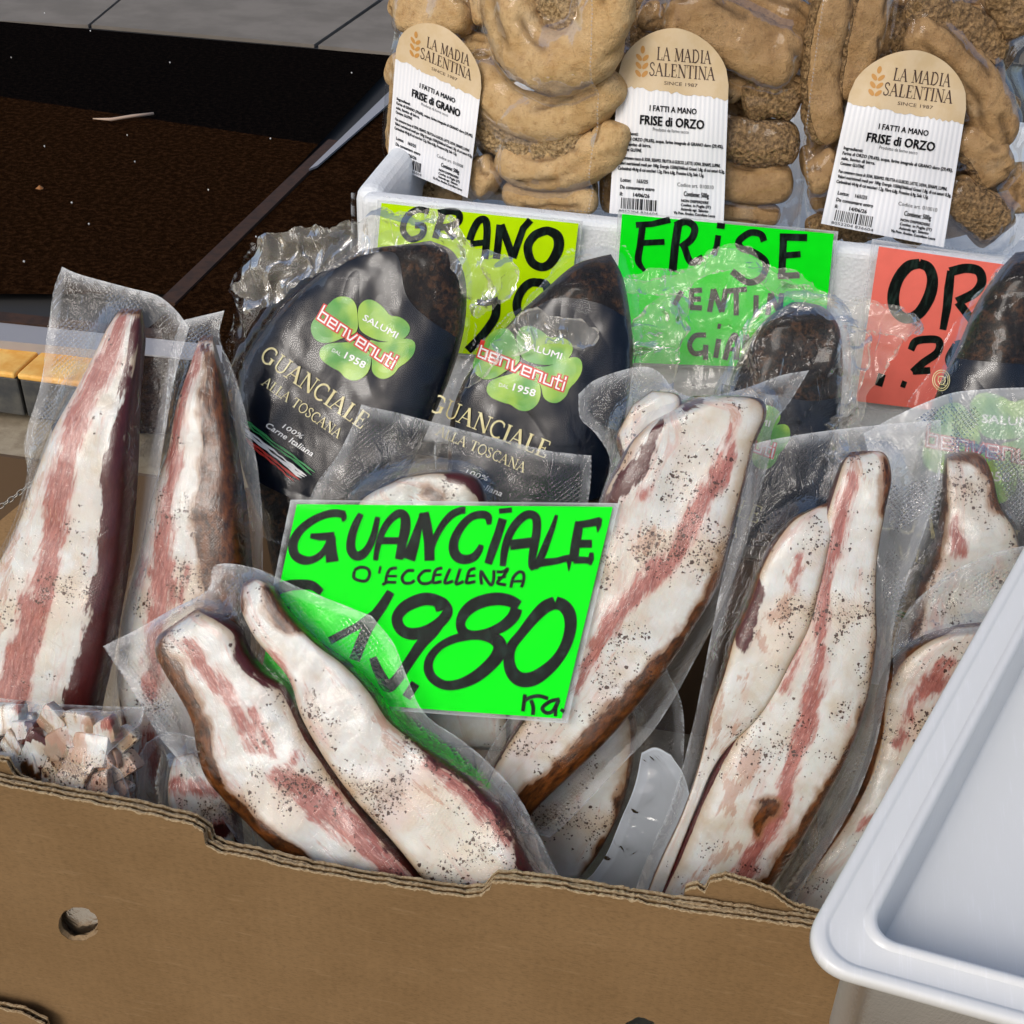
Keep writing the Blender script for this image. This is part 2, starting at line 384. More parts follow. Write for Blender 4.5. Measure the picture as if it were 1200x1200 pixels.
def m_tray():
    t = NT('milky_plastic'); co = t.oc()
    n = t.noise(t.mapd(co, (1, 3, 1), (0, 0, .5)), 260, 3, .6); sc1 = t.noise(t.mapd(co, (12, 1, 1), (0, 0, .7)), 60, 4, .6)
    nr = t.bump(n, .06, .0006, t.bump(sc1, .12, .0006))
    d = t.n('BsdfDiffuse', Color=(.93, .95, .95), Normal=nr); tl = t.n('BsdfTranslucent', Color=(.92, .96, .98))
    a = t.n('MixShader', i0=.22, i1=d, i2=tl)
    a = t.n('MixShader', i0=.04, i1=a, i2=t.n('BsdfTransparent', Color=(.95, .97, 1)))
    g = t.n('BsdfGlossy', Roughness=.2, Normal=nr)
    sc_ = t.sm(t.noise(t.mapd(co, (30, 1.2, 1), (0, 0, 1.1)), 40, 3, .5), .60, .66)
    a = t.n('MixShader', i0=t.math('MULTIPLY', sc_, .35), i1=a, i2=t.n('BsdfDiffuse', Color=(.95, .97, 1)))
    return t.out(t.n('MixShader', i0=t.math('MULTIPLY', t.n('Fresnel', IOR=1.49, Normal=nr), .9), i1=a, i2=g))

def m_mat_floor():
    t = NT('coir_mat'); co = t.oc()
    n = t.noise(co, 90, 5, .75); b = t.noise(co, 2.5, 3)
    y = t.attr('brown')
    c0 = t.mix(t.sm(n, .4, .75), (.0035, .003, .003), (.014, .010, .008))
    c1 = t.mix(t.sm(n, .4, .75), (.014, .006, .0025), (.060, .026, .011))
    c = t.mix(t.sm(t.math('ADD', y, t.math('MULTIPLY', t.math('SUBTRACT', n, .5), .1)), .45, .55), c0, c1)
    return t.out(t.bsdf(Base_Color=c, Roughness=.95, Normal=t.bump(n, 1., .01), Specular_IOR_Level=0.0))

MEAT = m_meat()
FILM = m_film('vacuum_film', haze=.003, gloss=.07, wr=.2, spec=.34, emb=.7)
FILMTIGHT = FILM
BACKFILM = m_film('embossed_back_film', haze=.010, gloss=.14, wr=.15, spec=.25, emb=.5)
CLEAR = m_film('cellophane', haze=.002, gloss=.035, emb=0, wr=.25, wscale=16, spec=.38)
HAZY = m_film('hazy_film', haze=.42, gloss=.14, wr=.22, spec=.8)
TIGHTC = m_film('shrunk_cellophane', haze=.0, gloss=.05, emb=0, wr=.15, wscale=14, spec=.15)
CRUMP = m_film('crumpled_cellophane', haze=.20, gloss=.06, emb=0, wr=.4, wscale=34, spec=.6, hz=(.74, .71, .62))
SLEEVE = m_film('clear_sleeve', haze=.006, gloss=.06, emb=0, wr=.08, wscale=18, spec=.10)
CRUST = m_crust(); BLACKF = m_blackfilm(); FOAM = m_foam(); PAPER = m_label(); CLOVER = m_clover()
CARD = m_card('kraft_cardboard'); CARDE = m_card('cardboard_core', (.36, .26, .15), (.24, .16, .085)); CARDD = m_card('shaded_flute', (.16, .10, .05), (.12, .07, .035))
BREADW = m_bread('wheat_bread', (.52, .33, .14), (.64, .45, .23), (.36, .19, .065))
BREADB = m_bread('barley_bread', (.32, .19, .08), (.44, .28, .13), (.18, .095, .038))
NEONG = m_neon('fluorescent_green_card', (.002, .98, .012)); NEONY = m_neon('fluorescent_yellow_card', (.62, 1.0, .0)); NEONR = m_neon('fluorescent_red_card', (1.0, .21, .16))
def m_ink():
    t = NT('marker_ink'); n = t.noise(t.mapd(t.oc(), (1, 1, .25)), 260, 3, .6)
    return t.out(t.bsdf(Base_Color=t.mix(t.sm(n, .45, .7), (.002, .005, .004), (.014, .032, .024)), Roughness=.5, Specular_IOR_Level=.1))
INK = m_ink()
_u = 0
BLK = m_simple('black_print', (.008, .008, .010), .6, Specular_IOR_Level=.1); WHT = m_simple('white_print', (.85, .85, .85), .4); RED = m_simple('red_print', (.60, .03, .02), .4)
GOLD = m_simple('gold_print', (.72, .66, .36), .35, (.60, .52, .24), 200); TAN = m_simple('tan_print', (.62, .47, .27), .5, (.66, .52, .33), 60)
ORG = m_simple('ochre_print', (.55, .27, .06), .5); BRN = m_simple('brown_print', (.05, .022, .015), .5); GRN = m_simple('green_print', (.02, .26, .07), .4)
TRAY = m_tray()
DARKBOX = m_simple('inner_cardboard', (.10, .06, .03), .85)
# ------------------------------------------------------------------ builders
def featdist(P, polys):
    """largest inside-ness (px) of points P to tapered strokes"""
    best = np.full(len(P), -1e3)
    P = P+np.stack([fbm(P[:, 0]/16, P[:, 1]/26, 2, 3)*7+fbm(P[:, 0]/5, P[:, 1]/9, 2, 5)*2.5, fbm(P[:, 0]/20, P[:, 1]/20, 2, 7)*6], 1)
    for pl in polys:
        q = resample([p if len(p) == 3 else (p[0], p[1], 5) for p in pl], max(2, 4*len(pl)))
        for i in range(len(q)-1):
            a, b = q[i], q[i+1]; d = b[:2]-a[:2]; L = d@d+1e-9
            t = np.clip(((P-a[:2])@d)/L, 0, 1); dist = np.linalg.norm(P-(a[:2]+t[:, None]*d), axis=1)
            best = np.maximum(best, a[2]+(b[2]-a[2])*t-dist)
    return best
def fmask(P, polys, soft=20): return np.clip(.5+featdist(P, polys)/soft, 0, 1) if polys else np.zeros(len(P))

def meat(parent, plane, L, Rr, T=.026, h0=0, lean=(), dark=(), tan=(), rind=(), pep=.45, pepb=(), sideL='rind', sideR='rind', endA='rind', n=5.2,
         ns=130, mc=46, name='meat_slice', mat=None, label=None, seed=0, lump=.0022, capw=.05, extra=None):
    Lq = resample(L, ns); Rq = resample(Rr, ns)
    s = np.linspace(0, 1, ns)
    luv = plane.uv(Lq, h0); ruv = plane.uv(Rq, h0)
    th = np.linspace(0, math.pi, mc); wf = -np.cos(th)
    mb = 16; wb = np.cos(np.linspace(0, math.pi, mb+2))[1:-1]
    W = np.r_[wf, wb]; nf = len(wf)
    hf = (1-np.abs(W)**n)**(1/n)
    hb = -.18*np.sqrt(np.clip(1-W**2, 0, 1))
    prof = np.where(np.arange(len(W)) < nf, hf, hb)
    endp = np.clip((1-np.abs(2*s-1)**(1/capw)), 0, 1)**.5
    endp[0] = endp[-1] = .02
    wloc_ = np.linalg.norm(ruv-luv, axis=1); Ts = np.minimum(T*.84, wloc_*.38+.002)
    X = luv[:, None]+(ruv-luv)[:, None]*((W+1)/2)[None, :, None]
    H = h0+Ts[:, None]*endp[:, None]*prof[None]
    uv = X.reshape(-1, 2); h = H.ravel(); fr = np.tile(np.arange(len(W)) < nf, ns)
    nz = fbm(uv[:, 0]*26+seed, uv[:, 1]*20, 2, seed)*lump*1.2+fbm(uv[:, 0]*90, uv[:, 1]*70, 2, seed+2)*lump*.25
    h = h+nz*np.where(fr, 1, .2)*np.repeat(endp, len(W))
    P = (Lq[:, None]+(Rq-Lq)[:, None]*((W+1)/2)[None, :, None]).reshape(-1, 2)
    Wt = np.tile(W, ns); st = np.repeat(s, len(W))
    V = plane.w(uv, h)
    F = gfaces(ns, len(W), True).tolist()
    m = len(W); F += [list(range(m))[::-1], [(ns-1)*m+i for i in range(m)]]
    A = {'lean': fmask(P, lean), 'dark': fmask(P, dark), 'tan': fmask(P, tan), 'rind': fmask(P, rind)}
    sl_ = sstep(-.90, -.975, Wt); sr_ = sstep(.90, .975, Wt)
    back = 1.0*(~fr)
    for sd_, kind in ((sl_, sideL), (sr_, sideR), (back, sideR)):
        if kind == 'rind': A['rind'] = np.maximum(A['rind'], sd_)
        elif kind == 'dark': A['dark'] = np.maximum(A['dark'], sd_)
        elif kind == 'fat': A['tan'] = np.maximum(A['tan'], sd_*.5)
    if endA: A[endA] = np.maximum(A[endA], sstep(.03, .0, st)*.8)
    pp = np.full(len(P), float(pep))
    for x, y, r, k in pepb: pp = np.maximum(pp, k*np.clip(1.2-np.hypot(P[:, 0]-x, P[:, 1]-y)/r, 0, 1))
    A['pep'] = pp
    A['rim'] = np.abs(Wt)
    o = mk(name, V, F, mat or MEAT, parent, A, label=label, uv=np.stack([Wt*np.repeat(wloc_.mean()/2+0*wloc_, len(W)), np.repeat(np.r_[0, np.cumsum(np.linalg.norm(np.diff((luv+ruv)/2, axis=0), axis=1))], len(W))], 1))
    o['_'] = 0; del o['_']
    o_data = dict(uv=uv[fr], h=h[fr], obj=o, P=P, W=Wt, s=st, fr=fr, nf=nf, m=m, ns=ns, uvall=uv, hall=h)
    return o_data

def field(plane, datas, px_pts, n=18, pad=.05):
    uv = plane.uv(np.array(px_pts, float)); lo = uv.min(0)-pad; hi = uv.max(0)+pad
    f = HF(lo[0], lo[1], hi[0], hi[1])
    for d in datas: f.add(d['uv'], np.clip(d['h'], 0, 1))
    return f.finish(n)

def film(parent, plane, sides, hf=None, off=.0009, mat=None, name='film_front', wr=.0012, crump=0, cscale=60, ns=100, nt_=120, h0=0, seed=0, sealw=.007, bow=0, label=None, jag=0, crf=None):
    P, S, T = coons(*sides, ns, nt_)
    if jag:
        e = np.minimum(np.minimum(S, 1-S), np.minimum(T, 1-T)); k = np.clip(1-e*14, 0, 1)
        P = P+k[:, None]*jag*np.stack([fbm(P[:, 0]/14, P[:, 1]/14, 3, seed), fbm(P[:, 0]/14, P[:, 1]/14, 3, seed+9)], 1)
    uv = plane.uv(P, h0)
    B = plane.uv(np.vstack([resample(x, 60) for x in sides]), h0)
    dist = np.full(len(uv), 1.)
    for i in range(0, len(B)): dist = np.minimum(dist, np.hypot(uv[:, 0]-B[i, 0], uv[:, 1]-B[i, 1]))
    H = hf(uv) if hf is not None else np.zeros(len(uv))
    cl = sstep(.004, .012, H)
    edge_in = sstep(0, .02, dist)
    w_ = fbm(uv[:, 0]*25, uv[:, 1]*25, 3, seed)*wr*1.6+ridge(uv[:, 0]*40+uv[:, 1]*15, uv[:, 1]*14, 2, seed+4)*wr*.6
    h = H+off+h0+w_*(1-.85*cl)
    h = h+bow*(S-.5)**2*4*-1
    if crump:
        k = crf(S, T) if crf else 1
        c_ = ridge(uv[:, 0]*cscale*.7+vn(uv[:, 1]*30, uv[:, 0]*30, 5)*.5, uv[:, 1]*cscale*.7, 2, seed+7)*crump+fbm(uv[:, 0]*cscale*1.3, uv[:, 1]*cscale*1.3, 2, seed+8)*crump*.5
        h = h+c_*k
        sh = np.stack([fbm(uv[:, 0]*cscale, uv[:, 1]*cscale, 2, seed+20), fbm(uv[:, 0]*cscale, uv[:, 1]*cscale, 2, seed+21)], 1)*crump*.8
        uv2 = uv+sh*np.atleast_1d(k)[:, None] if np.ndim(k) else uv+sh*k
    else: uv2 = uv
    A = {'cling': cl, 'seal': sstep(sealw*1.15, sealw*.85, dist), 'edge': sstep(.0011, .0004, dist)}
    return mk(name, plane.w(uv2, h), gfaces(nt_, ns), mat or FILM, parent, A, uv=uv, label=label)

def pack_films(parent, plane, sides, hf, seed=0, emb=True, wr=.0012, backoff=-.006, **kw):
    film(parent, plane, sides, hf, seed=seed, wr=wr, **kw)
    film(parent, plane, sides, None, h0=backoff, off=0, mat=BACKFILM, name='film_back', seed=seed+3, ns=50, nt_=50, wr=wr)

class Print:
    def __init__(s): s.items = []
    def ribbon(s, pts, wd, col, smooth=False, n=None, closed=False, lay=None):
        P = np.asarray(pts, float); wd = np.asarray(wd, float)
        if wd.ndim == 0: wd = np.full(len(P), float(wd))
        Q = np.c_[P, wd]
        if smooth or n: Q = resample(Q, n or 10*len(P), smooth, closed)
        q = Q[:, :2]; T = np.gradient(q, axis=0)
        if closed: T[0] = T[-1] = (q[1]-q[-2])
        T /= np.linalg.norm(T, axis=1)[:, None]+1e-9; Nn = np.stack([-T[:, 1], T[:, 0]], 1)
        # miter fix
        V = np.empty((len(q)*2, 2)); V[0::2] = q+Nn*Q[:, 2:3]/2; V[1::2] = q-Nn*Q[:, 2:3]/2
        F = [[2*i, 2*i+1, 2*i+3, 2*i+2] for i in range(len(q)-1)]
        s.items.append((V, F, col, lay)); return s
    def segs(s, pts, wd, col, lay=None):      # sharp polyline: separate quads with square ends
        P = np.asarray(pts, float)
        for a, b in zip(P[:-1], P[1:]):
            d = b-a; L = np.linalg.norm(d)+1e-9; d = d/L; e = d*wd*.45
            k = max(2, int(L/6)+1)
            s.ribbon([a-e+(b-a+2*e)*t for t in np.linspace(0, 1, k)], wd, col, lay=lay)
    def poly(s, pts, col, lay=None):
        P = np.asarray(pts, float); F = tessellate_polygon([[Vector((p[0], p[1], 0)) for p in P]])
        s.items.append((P, [list(f) for f in F], col, lay))
    def fan(s, pts, col, lay=None, rings=4):
        P = np.asarray(pts, float); c = P.mean(0); n = len(P); V = [c[None]]+[c+(P-c)*k/rings for k in range(1, rings+1)]
        F = [[0, 1+i, 1+(i+1) % n] for i in range(n)]
        for r in range(rings-1):
            for i in range(n): F.append([1+r*n+i, 1+(r+1)*n+i, 1+(r+1)*n+(i+1) % n, 1+r*n+(i+1) % n])
        s.items.append((np.vstack(V), F, col, lay))
    def grid(s, P, n, m, col, lay=None): s.items.append((np.asarray(P), gfaces(n, m).tolist(), col, lay))
    def build(s, parent, fn, cols, off=.0006, name='printed_text', **kw):
        V = []; F = []; mi = []; n = 0
        for i, (v, f, c, lay) in enumerate(s.items):
            o = off+(lay or 0)*.00025+(i % 23)*.000006
            V.append(fn(v, o)); F += [[int(a)+n for a in q] for q in f]; mi += [c]*len(f); n += len(v)
        return mk(name, np.vstack(V), F, cols, parent, smooth=False, mi=mi, **kw)

_TC = {}
def text_mesh(s):
    if s in _TC: return _TC[s]
    c = bpy.data.curves.new('t', 'FONT'); c.body = s; c.resolution_u = 2; o = bpy.data.objects.new('t', c); COL.objects.link(o)
    dg = bpy.context.evaluated_depsgraph_get(); me = o.evaluated_get(dg).to_mesh()
    V = np.array([v.co[:2] for v in me.vertices]) if len(me.vertices) else np.zeros((0, 2)); F = [list(p.vertices) for p in me.polygons]
    o.evaluated_get(dg).to_mesh_clear(); bpy.data.objects.remove(o); bpy.data.curves.remove(c)
    _TC[s] = (V, F); return _TC[s]
def sans(pr, s, fmap, x, y, hgt, width=None, col=0, lay=1, centre=False, embol=0, shear=0):
    """text in local coords (y down); hgt = cap height"""
    V, F = text_mesh(s)
    if len(V) == 0: return
    k = hgt/.73; X = V[:, 0]-V[:, 0].min(); wd = X.max()*k
    sx = k if width is None else k*width/wd
    X = X*sx; Y = V[:, 1]*k; X = X+shear*Y
    if centre: X = X-X.max()/2
    L = np.stack([x+X, y-Y], 1)
    pr.items.append((fmap(L), F, col, lay))
    if embol: pr.items.append((fmap(L+[embol, 0]), F, col, lay+.2)); pr.items.append((fmap(L+[0, embol]), F, col, lay+.1))

def arc(cx, cy, rx, ry, a0, a1, n=14):
    a = np.radians(np.linspace(a0, a1, n)); return [(cx+rx*math.cos(t), cy+ry*math.sin(t)) for t in a]
K, t_ = .15, .055
def _S(x, y): return ([(x-.14, y), (x+.14, y)], t_)
GL = {
 'A': (.84, [([(.04, 0), (.37, 1)], t_), ([(.35, 1), (.70, 0)], K), ([(.15, .36), (.58, .36)], t_), _S(.04, .02), _S(.70, .02)]),
 'L': (.66, [([(.16, 0), (.16, 1)], K), _S(.16, .98), ([(.02, .02), (.56, .02)], t_), ([(.56, 0), (.59, .24)], t_)]),
 'M': (1.04, [([(.14, 0), (.16, 1)], t_), ([(.17, 1), (.50, .05)], K), ([(.50, .05), (.83, 1)], t_), ([(.86, 1), (.88, 0)], K), _S(.13, .02), _S(.9, .02), ([(.02, .98), (.2, .98)], t_), ([(.84, .98), (1.0, .98)], t_)]),
 'D': (.88, [([(.16, 0), (.16, 1)], K), (arc(.30, .5, .44, .49, 90, -90), .11), ([(.02, .98), (.32, .98)], t_), ([(.02, .02), (.32, .02)], t_)]),
 'I': (.38, [([(.18, 0), (.18, 1)], K), _S(.18, .98), _S(.18, .02)]),
 'S': (.6, [([(.48, .78), (.42, .94), (.26, .99), (.11, .9), (.09, .73), (.2, .58), (.4, .43), (.49, .27), (.43, .08), (.25, .01), (.1, .07), (.05, .25)], .1)]),
 'E': (.68, [([(.16, 0), (.16, 1)], K), ([(.02, .98), (.56, .98)], t_), ([(.56, 1), (.58, .78)], t_), ([(.16, .52), (.44, .52)], t_), ([(.44, .62), (.44, .42)], t_), ([(.02, .02), (.58, .02)], t_), ([(.58, 0), (.61, .24)], t_)]),
 'N': (.9, [([(.14, 0), (.14, 1)], t_), ([(.14, 1), (.74, 0)], K), ([(.75, 0), (.75, 1)], t_), _S(.14, .02), _S(.75, .98), ([(0, .98), (.16, .98)], t_)]),
 'T': (.72, [([(.35, 0), (.35, 1)], K), ([(.02, .98), (.68, .98)], t_), ([(.02, 1), (.01, .78)], t_), ([(.68, 1), (.69, .78)], t_), _S(.35, .02)]),
 'G': (.86, [(arc(.43, .5, .37, .49, 50, 300, 20), .11), ([(.68, .06), (.68, .42)], K), ([(.52, .42), (.8, .42)], t_), ([(.67, .95), (.69, .72)], t_)]),
 'U': (.86, [([(.15, 1), (.15, .3), (.22, .1), (.42, .01), (.6, .1), (.68, .3), (.68, 1)], .085), _S(.15, .98), _S(.68, .98)]),
 'C': (.76, [(arc(.43, .5, .37, .49, 48, 312, 20), .11), ([(.67, .95), (.69, .72)], t_)]),
 'O': (.88, [(arc(.43, .5, .36, .49, 0, 360, 26), .11)]),
}
def serif_len(s, gap=.04): return sum(GL[c][0]+gap if c != ' ' else .4 for c in s)
def serif(pr, s, fmap, x, y, hgt, width, col, lay=1, bold=1.0, slant=0):
    tot = serif_len(s); kx = width/tot; cx = 0
    for ch in s:
        if ch == ' ': cx += .4; continue
        adv, st = GL[ch]
        for pts, wd in st:
            P = np.array(pts, float)
            if len(P) == 2: P = np.array([P[0]+(P[1]-P[0])*t for t in np.linspace(0, 1, 4)])
            else: P = resample(np.c_[P, P[:, :1]*0], 3*len(P))[:, :2]
            # build outline in local space so widths follow the fit
            T = np.gradient(P, axis=0); T /= np.linalg.norm(T, axis=1)[:, None]+1e-9; Nn = np.stack([-T[:, 1], T[:, 0]], 1)
            V = np.empty((len(P)*2, 2)); V[0::2] = P+Nn*wd*bold/2; V[1::2] = P-Nn*wd*bold/2
            L = np.stack([x+(cx+V[:, 0]+slant*V[:, 1])*kx, y-V[:, 1]*hgt], 1)
            pr.items.append((fmap(L), [[2*i, 2*i+1, 2*i+3, 2*i+2] for i in range(len(P)-1)], col, lay))
        cx += adv+.04

def zmap(ox, oy, k):
    return lambda pts: [(ox+p[0]/k, oy+p[1]/k)+tuple(p[2:]) for p in pts]

def bread(parent, plane, path, rad, flat=.8, cut=None, mat=None, h0=.02, seed=0, name='frisa', m=40, label=None, prof='round'):
    """ring of dried bread: tapered tube along a traced centreline"""
    Q = resample([(p[0], p[1], (p[2] if len(p) > 2 else rad)) for p in path], 90)
    uv = plane.uv(Q[:, :2], h0); pxm = np.linalg.norm(plane.at(Q[:, :2], h0)-CAM, axis=1)/FOC
    T = np.gradient(uv, axis=0); T /= np.linalg.norm(T, axis=1)[:, None]+1e-9; Nn = np.stack([-T[:, 1], T[:, 0]], 1)
    n = len(Q); s = np.linspace(0, 1, n); endp = np.clip(1-np.abs(2*s-1)**9, 0, 1)**.5; endp[[0, -1]] = .03
    r = Q[:, 2]*pxm*endp
    th = np.linspace(0, 2*math.pi, m, endpoint=False); ct = np.cos(th); st = np.sin(th)
    sq = 1/np.maximum(np.abs(ct)**3+np.abs(st)**3, 1e-6)**(1/3) if prof != 'round' else 1/np.maximum(np.abs(ct)**2.3+np.abs(st)**2.3, 1e-6)**(1/2.3)
    X = uv[:, None]+Nn[:, None]*(r[:, None]*(ct*sq)[None])[..., None]
    H = h0+r[:, None]*flat*(st*sq)[None]
    uvf = X.reshape(-1, 2); h = H.ravel(); tt = np.tile(th, n)
    ss = np.repeat(s*14, m)
    cutm = np.zeros(len(h))
    if cut is not None: cutm = sstep(.2, .55, np.cos(tt-R(cut)))
    rr = np.repeat(r, m)
    d = fbm(uvf[:, 0]*36+seed*3, uvf[:, 1]*36+h*30, 3, seed)*.17*rr+(ridge(uvf[:, 0]*150, uvf[:, 1]*150+h*100, 2, seed+3)*.10*rr)*cutm
    d = d+fbm(uvf[:, 0]*130+seed, uvf[:, 1]*130+h*90, 2, seed+5)*.045*rr
    gv = np.zeros(len(h))
    for g_ in (55, 118):
        if prof == 'sq' and g_ == 118: continue
        x_ = np.angle(np.exp(1j*(tt-R(g_)-.55*fbm(ss*.22, ss*0, 2, seed+g_)))); gv = np.maximum(gv, np.exp(-(x_/.13)**2)*sstep(-.25, .15, vn(ss*.35, ss*0+g_, seed)))
    d = d-gv*.16*rr*(1-cutm)
    uvf = uvf+np.repeat(Nn, m, 0)*(d*np.tile(ct, n))[:, None]; h = h+d*np.tile(st, n)
    F = gfaces(n, m, True).tolist()+[list(range(m))[::-1], [(n-1)*m+i for i in range(m)]]
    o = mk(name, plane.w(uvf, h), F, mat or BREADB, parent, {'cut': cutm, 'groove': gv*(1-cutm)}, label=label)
    return dict(uv=uvf, h=h, obj=o)
# ================================================================== SETTING
def struct(name, V, F, mat, **kw):
    o = mk(name, V, F, mat, None, smooth=kw.pop('smooth', False), **kw); o['kind'] = 'structure'; return o
ZF = -.16
FIBRE = m_simple('torn_paper_fibre', (.46, .36, .22), .9, (.28, .19, .10), 500)
fl = horiz(ZF); flU = horiz(ZF-.012)
TILEM = m_simple('stone_tile', (.22, .195, .165), .9, (.17, .15, .125), 6)
PAVE = m_simple('pavement_stone', (.42, .36, .26), .8, (.28, .23, .16), 30, .5, 200)
STONE = m_simple('painted_glow_stone', (.85, .40, .06), .5, (1.0, .62, .17), 25, .2)  # warm lamp glow on the treads painted in as orange base colour
STONED = m_simple('threshold_edge', (.045, .05, .055), .5, (.10, .10, .09), 25, .3)
STEEL = m_simple('metal_strip', (.34, .33, .34), .35)
MATF = m_mat_floor()
V = [(-6, -6, -.60), (6, -6, -.60), (6, 8, -.60), (-6, 8, -.60)]
pave_z = None
e0 = flU.at([(0, 435)])[0]; y_st = e0[1]
d_ = rays([(0, 500)])[0]; k_ = (y_st-CAM[1])/d_[1]; pave_z = CAM[2]+d_[2]*k_
struct('pavement', [(-6, -5, pave_z), (6, -5, pave_z), (6, 9, pave_z), (-6, 9, pave_z)], [(0, 1, 2, 3)], PAVE)
def fpoly(pts, z): return horiz(z).at(pts)
def slab(name, pts, z, th, mat, parent=None, kind='structure', attrs=None):
    a = fpoly(pts, z); b = a-[0, 0, th]; n = len(a)
    F = [list(range(n)), list(range(2*n-1, n-1, -1))]+[[i, i+n, (i+1) % n+n, (i+1) % n] for i in range(n)]
    nrm = np.cross(a[1]-a[0], a[2]-a[0])
    if nrm[2] < 0: F = [f[::-1] for f in F]
    o = mk(name, np.vstack([a, b]), F, mat, parent, smooth=False, attrs=attrs)
    if kind: o['kind'] = kind
    return o
# shop floor under everything, with joints between the tiles
floor = struct('floor', *box_vf(-4.5, 3.5, y_st+.072, 6.5, ZF-.20, ZF-.016), m_simple('tile_joint', (.03, .03, .03), .8))
def tile(pts): return slab('tile', pts, ZF-.006, .009, TILEM, floor, None)
tile([(-260, 12), (103, 29), (150, -10), (-60, -60), (-300, -60)])
tile([(107, 29), (368, 52), (446, -2), (330, -18), (154, -10)])
tile([(373, 53), (760, 92), (760, 24), (451, -1)])
# door mat: black band behind, brown in front, rubber border
pts = [(-140, 10), (480, 66), (372, 180), (190, 352), (150, 400), (-160, 358)]
N_ = 40
P, S, T = coons([(-160, 12), (0, 25), (470, 66)], [(470, 66), (330, 215), (196, 345)], [(-200, 348), (0, 366), (196, 388)], [(-160, 12), (-200, 348)], 60, 60, False)
bv = np.clip((P[:, 1]-(113+P[:, 0]*.15))/10+.5, 0, 1)
mw = horiz(ZF).at(P); mw2 = mw-[0, 0, .012]
dm = thing('door_mat', 'large black and brown coir door mat on the shop floor behind the box', 'door mat', mw.mean(0))
mk('mat_pile', mw, gfaces(60, 60)[:, ::-1], MATF, dm, {'brown': bv})
BORD = m_simple('mat_border', (.055, .022, .009), .8, (.03, .013, .006), 60)
slab('mat_border', [(385, 163), (398, 165), (205, 355), (186, 352)], ZF+.002, .01, BORD, dm, None)
slab('mat_border', [(-200, 347), (0, 365), (190, 386), (190, 395), (0, 376), (-200, 360)], ZF+.002, .01, BORD, dm, None)
rm = slab('side_mat', [(400, 168), (520, 60), (760, 80), (900, 500), (60, 500), (120, 430), (207, 356)], ZF-.002, .01, MATF, None, None, {'brown': [1.0]*14})
rm['label'] = 'dark brown floor mat strip running beneath the white foam box'; rm['category'] = 'floor mat'
st = slab('metal_strip', [(362, 198), (458, 105), (480, 90), (480, 100), (372, 194)], ZF+.006, .004, STEEL, None, None)
st['label'] = 'thin pale metal strip pointing at the corner of the white foam box'; st['category'] = 'metal strip'
# threshold
th_ = slab('threshold_strip', [(-250, 352), (0, 378), (260, 405), (260, 424), (0, 399), (-250, 372)], ZF, .02, STEEL, None, None)
th_['label'] = 'grey metal threshold strip along the front edge of the mat'; th_['category'] = 'threshold'
xs = fpoly([(-250, 410), (260, 455)], ZF)[:, 0]
step = thing('stone_step', 'two stone blocks of the step below the metal threshold, orange lamp glow painted into their tops', 'step', (-.8, y_st, pave_z))
xj = fpoly([(20, 435)], ZF-.012)[0][0]
for a, b in ((-2.2, xj-.002), (xj+.002, -.25)):
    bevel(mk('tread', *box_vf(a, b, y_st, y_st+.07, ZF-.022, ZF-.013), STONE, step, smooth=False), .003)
    bevel(mk('riser', *box_vf(a, b, y_st+.004, y_st+.06, pave_z+.02, ZF-.0225), STONED, step, smooth=False), .003)
# debris on the mat
def flake(x, y, r, mat, lab, cat='litter', name='crumb', grp=None):
    c = horiz(ZF+.004).at([(x, y)])[0]; bm = [(c+[math.cos(a)*r*RNG.uniform(.6, 1.2), math.sin(a)*r*RNG.uniform(.6, 1.2), 0]) for a in np.linspace(0, 6.28, 6)[:-1]]
    V = bm+[c+[0, 0, r*.8], c-[0, 0, .003]]; n = 5
    F = [[i, (i+1) % n, 5] for i in range(n)]+[[(i+1) % n, i, 6] for i in range(n)]
    o = mk(name, V, F, mat, None, smooth=False); o['label'] = lab; o['category'] = cat
    if grp: o['group'] = grp
for x, y, lab in [(52, 15, 'tiny white crumb on the grey tile at the top left'), (106, 36, 'white crumb on the black band just below the tile joint'), (13, 67, 'white crumb on the black band at the far left'),
    (199, 73, 'white crumb in the middle of the black band'), (412, 85, 'white crumb on the black band near the foam box'), (149, 158, 'white crumb just below the pale straw'), (158, 189, 'small crumb on the brown mat, second below the straw'), (52, 171, 'white crumb on the brown mat above the orange leaf scrap'),
    (317, 162, 'white crumb beside the mat border at the upper right of the brown part'), (84, 237, 'crumb right of the orange leaf scrap on the brown mat'), (104, 262, 'white crumb in the lower middle of the brown mat'), (28, 306, 'white crumb at the lower left of the brown mat'), (244, 222, 'white crumb left of the mat border strip'), (300, 277, 'white crumb right of the mat border, above the black packs')]:
    flake(x, y, RNG.uniform(.0014, .0024), WHT, lab, grp='crumbs on the floor')
flake(47, 221, .008, m_simple('dry_leaf', (.30, .12, .03), .7), 'small orange leaf scrap on the brown part of the mat', 'leaf', 'leaf_scrap')
pa = horiz(ZF+.01).at([(109, 139), (130, 140), (155, 136), (180, 133)]); v, f = tube(pa, [.001, .0035, .0035, .003], 6)
o = mk('straw', v, f, m_simple('straw', (.55, .40, .30), .6)); o['label'] = 'pale straw lying across the brown mat near its black band'; o['category'] = 'straw'

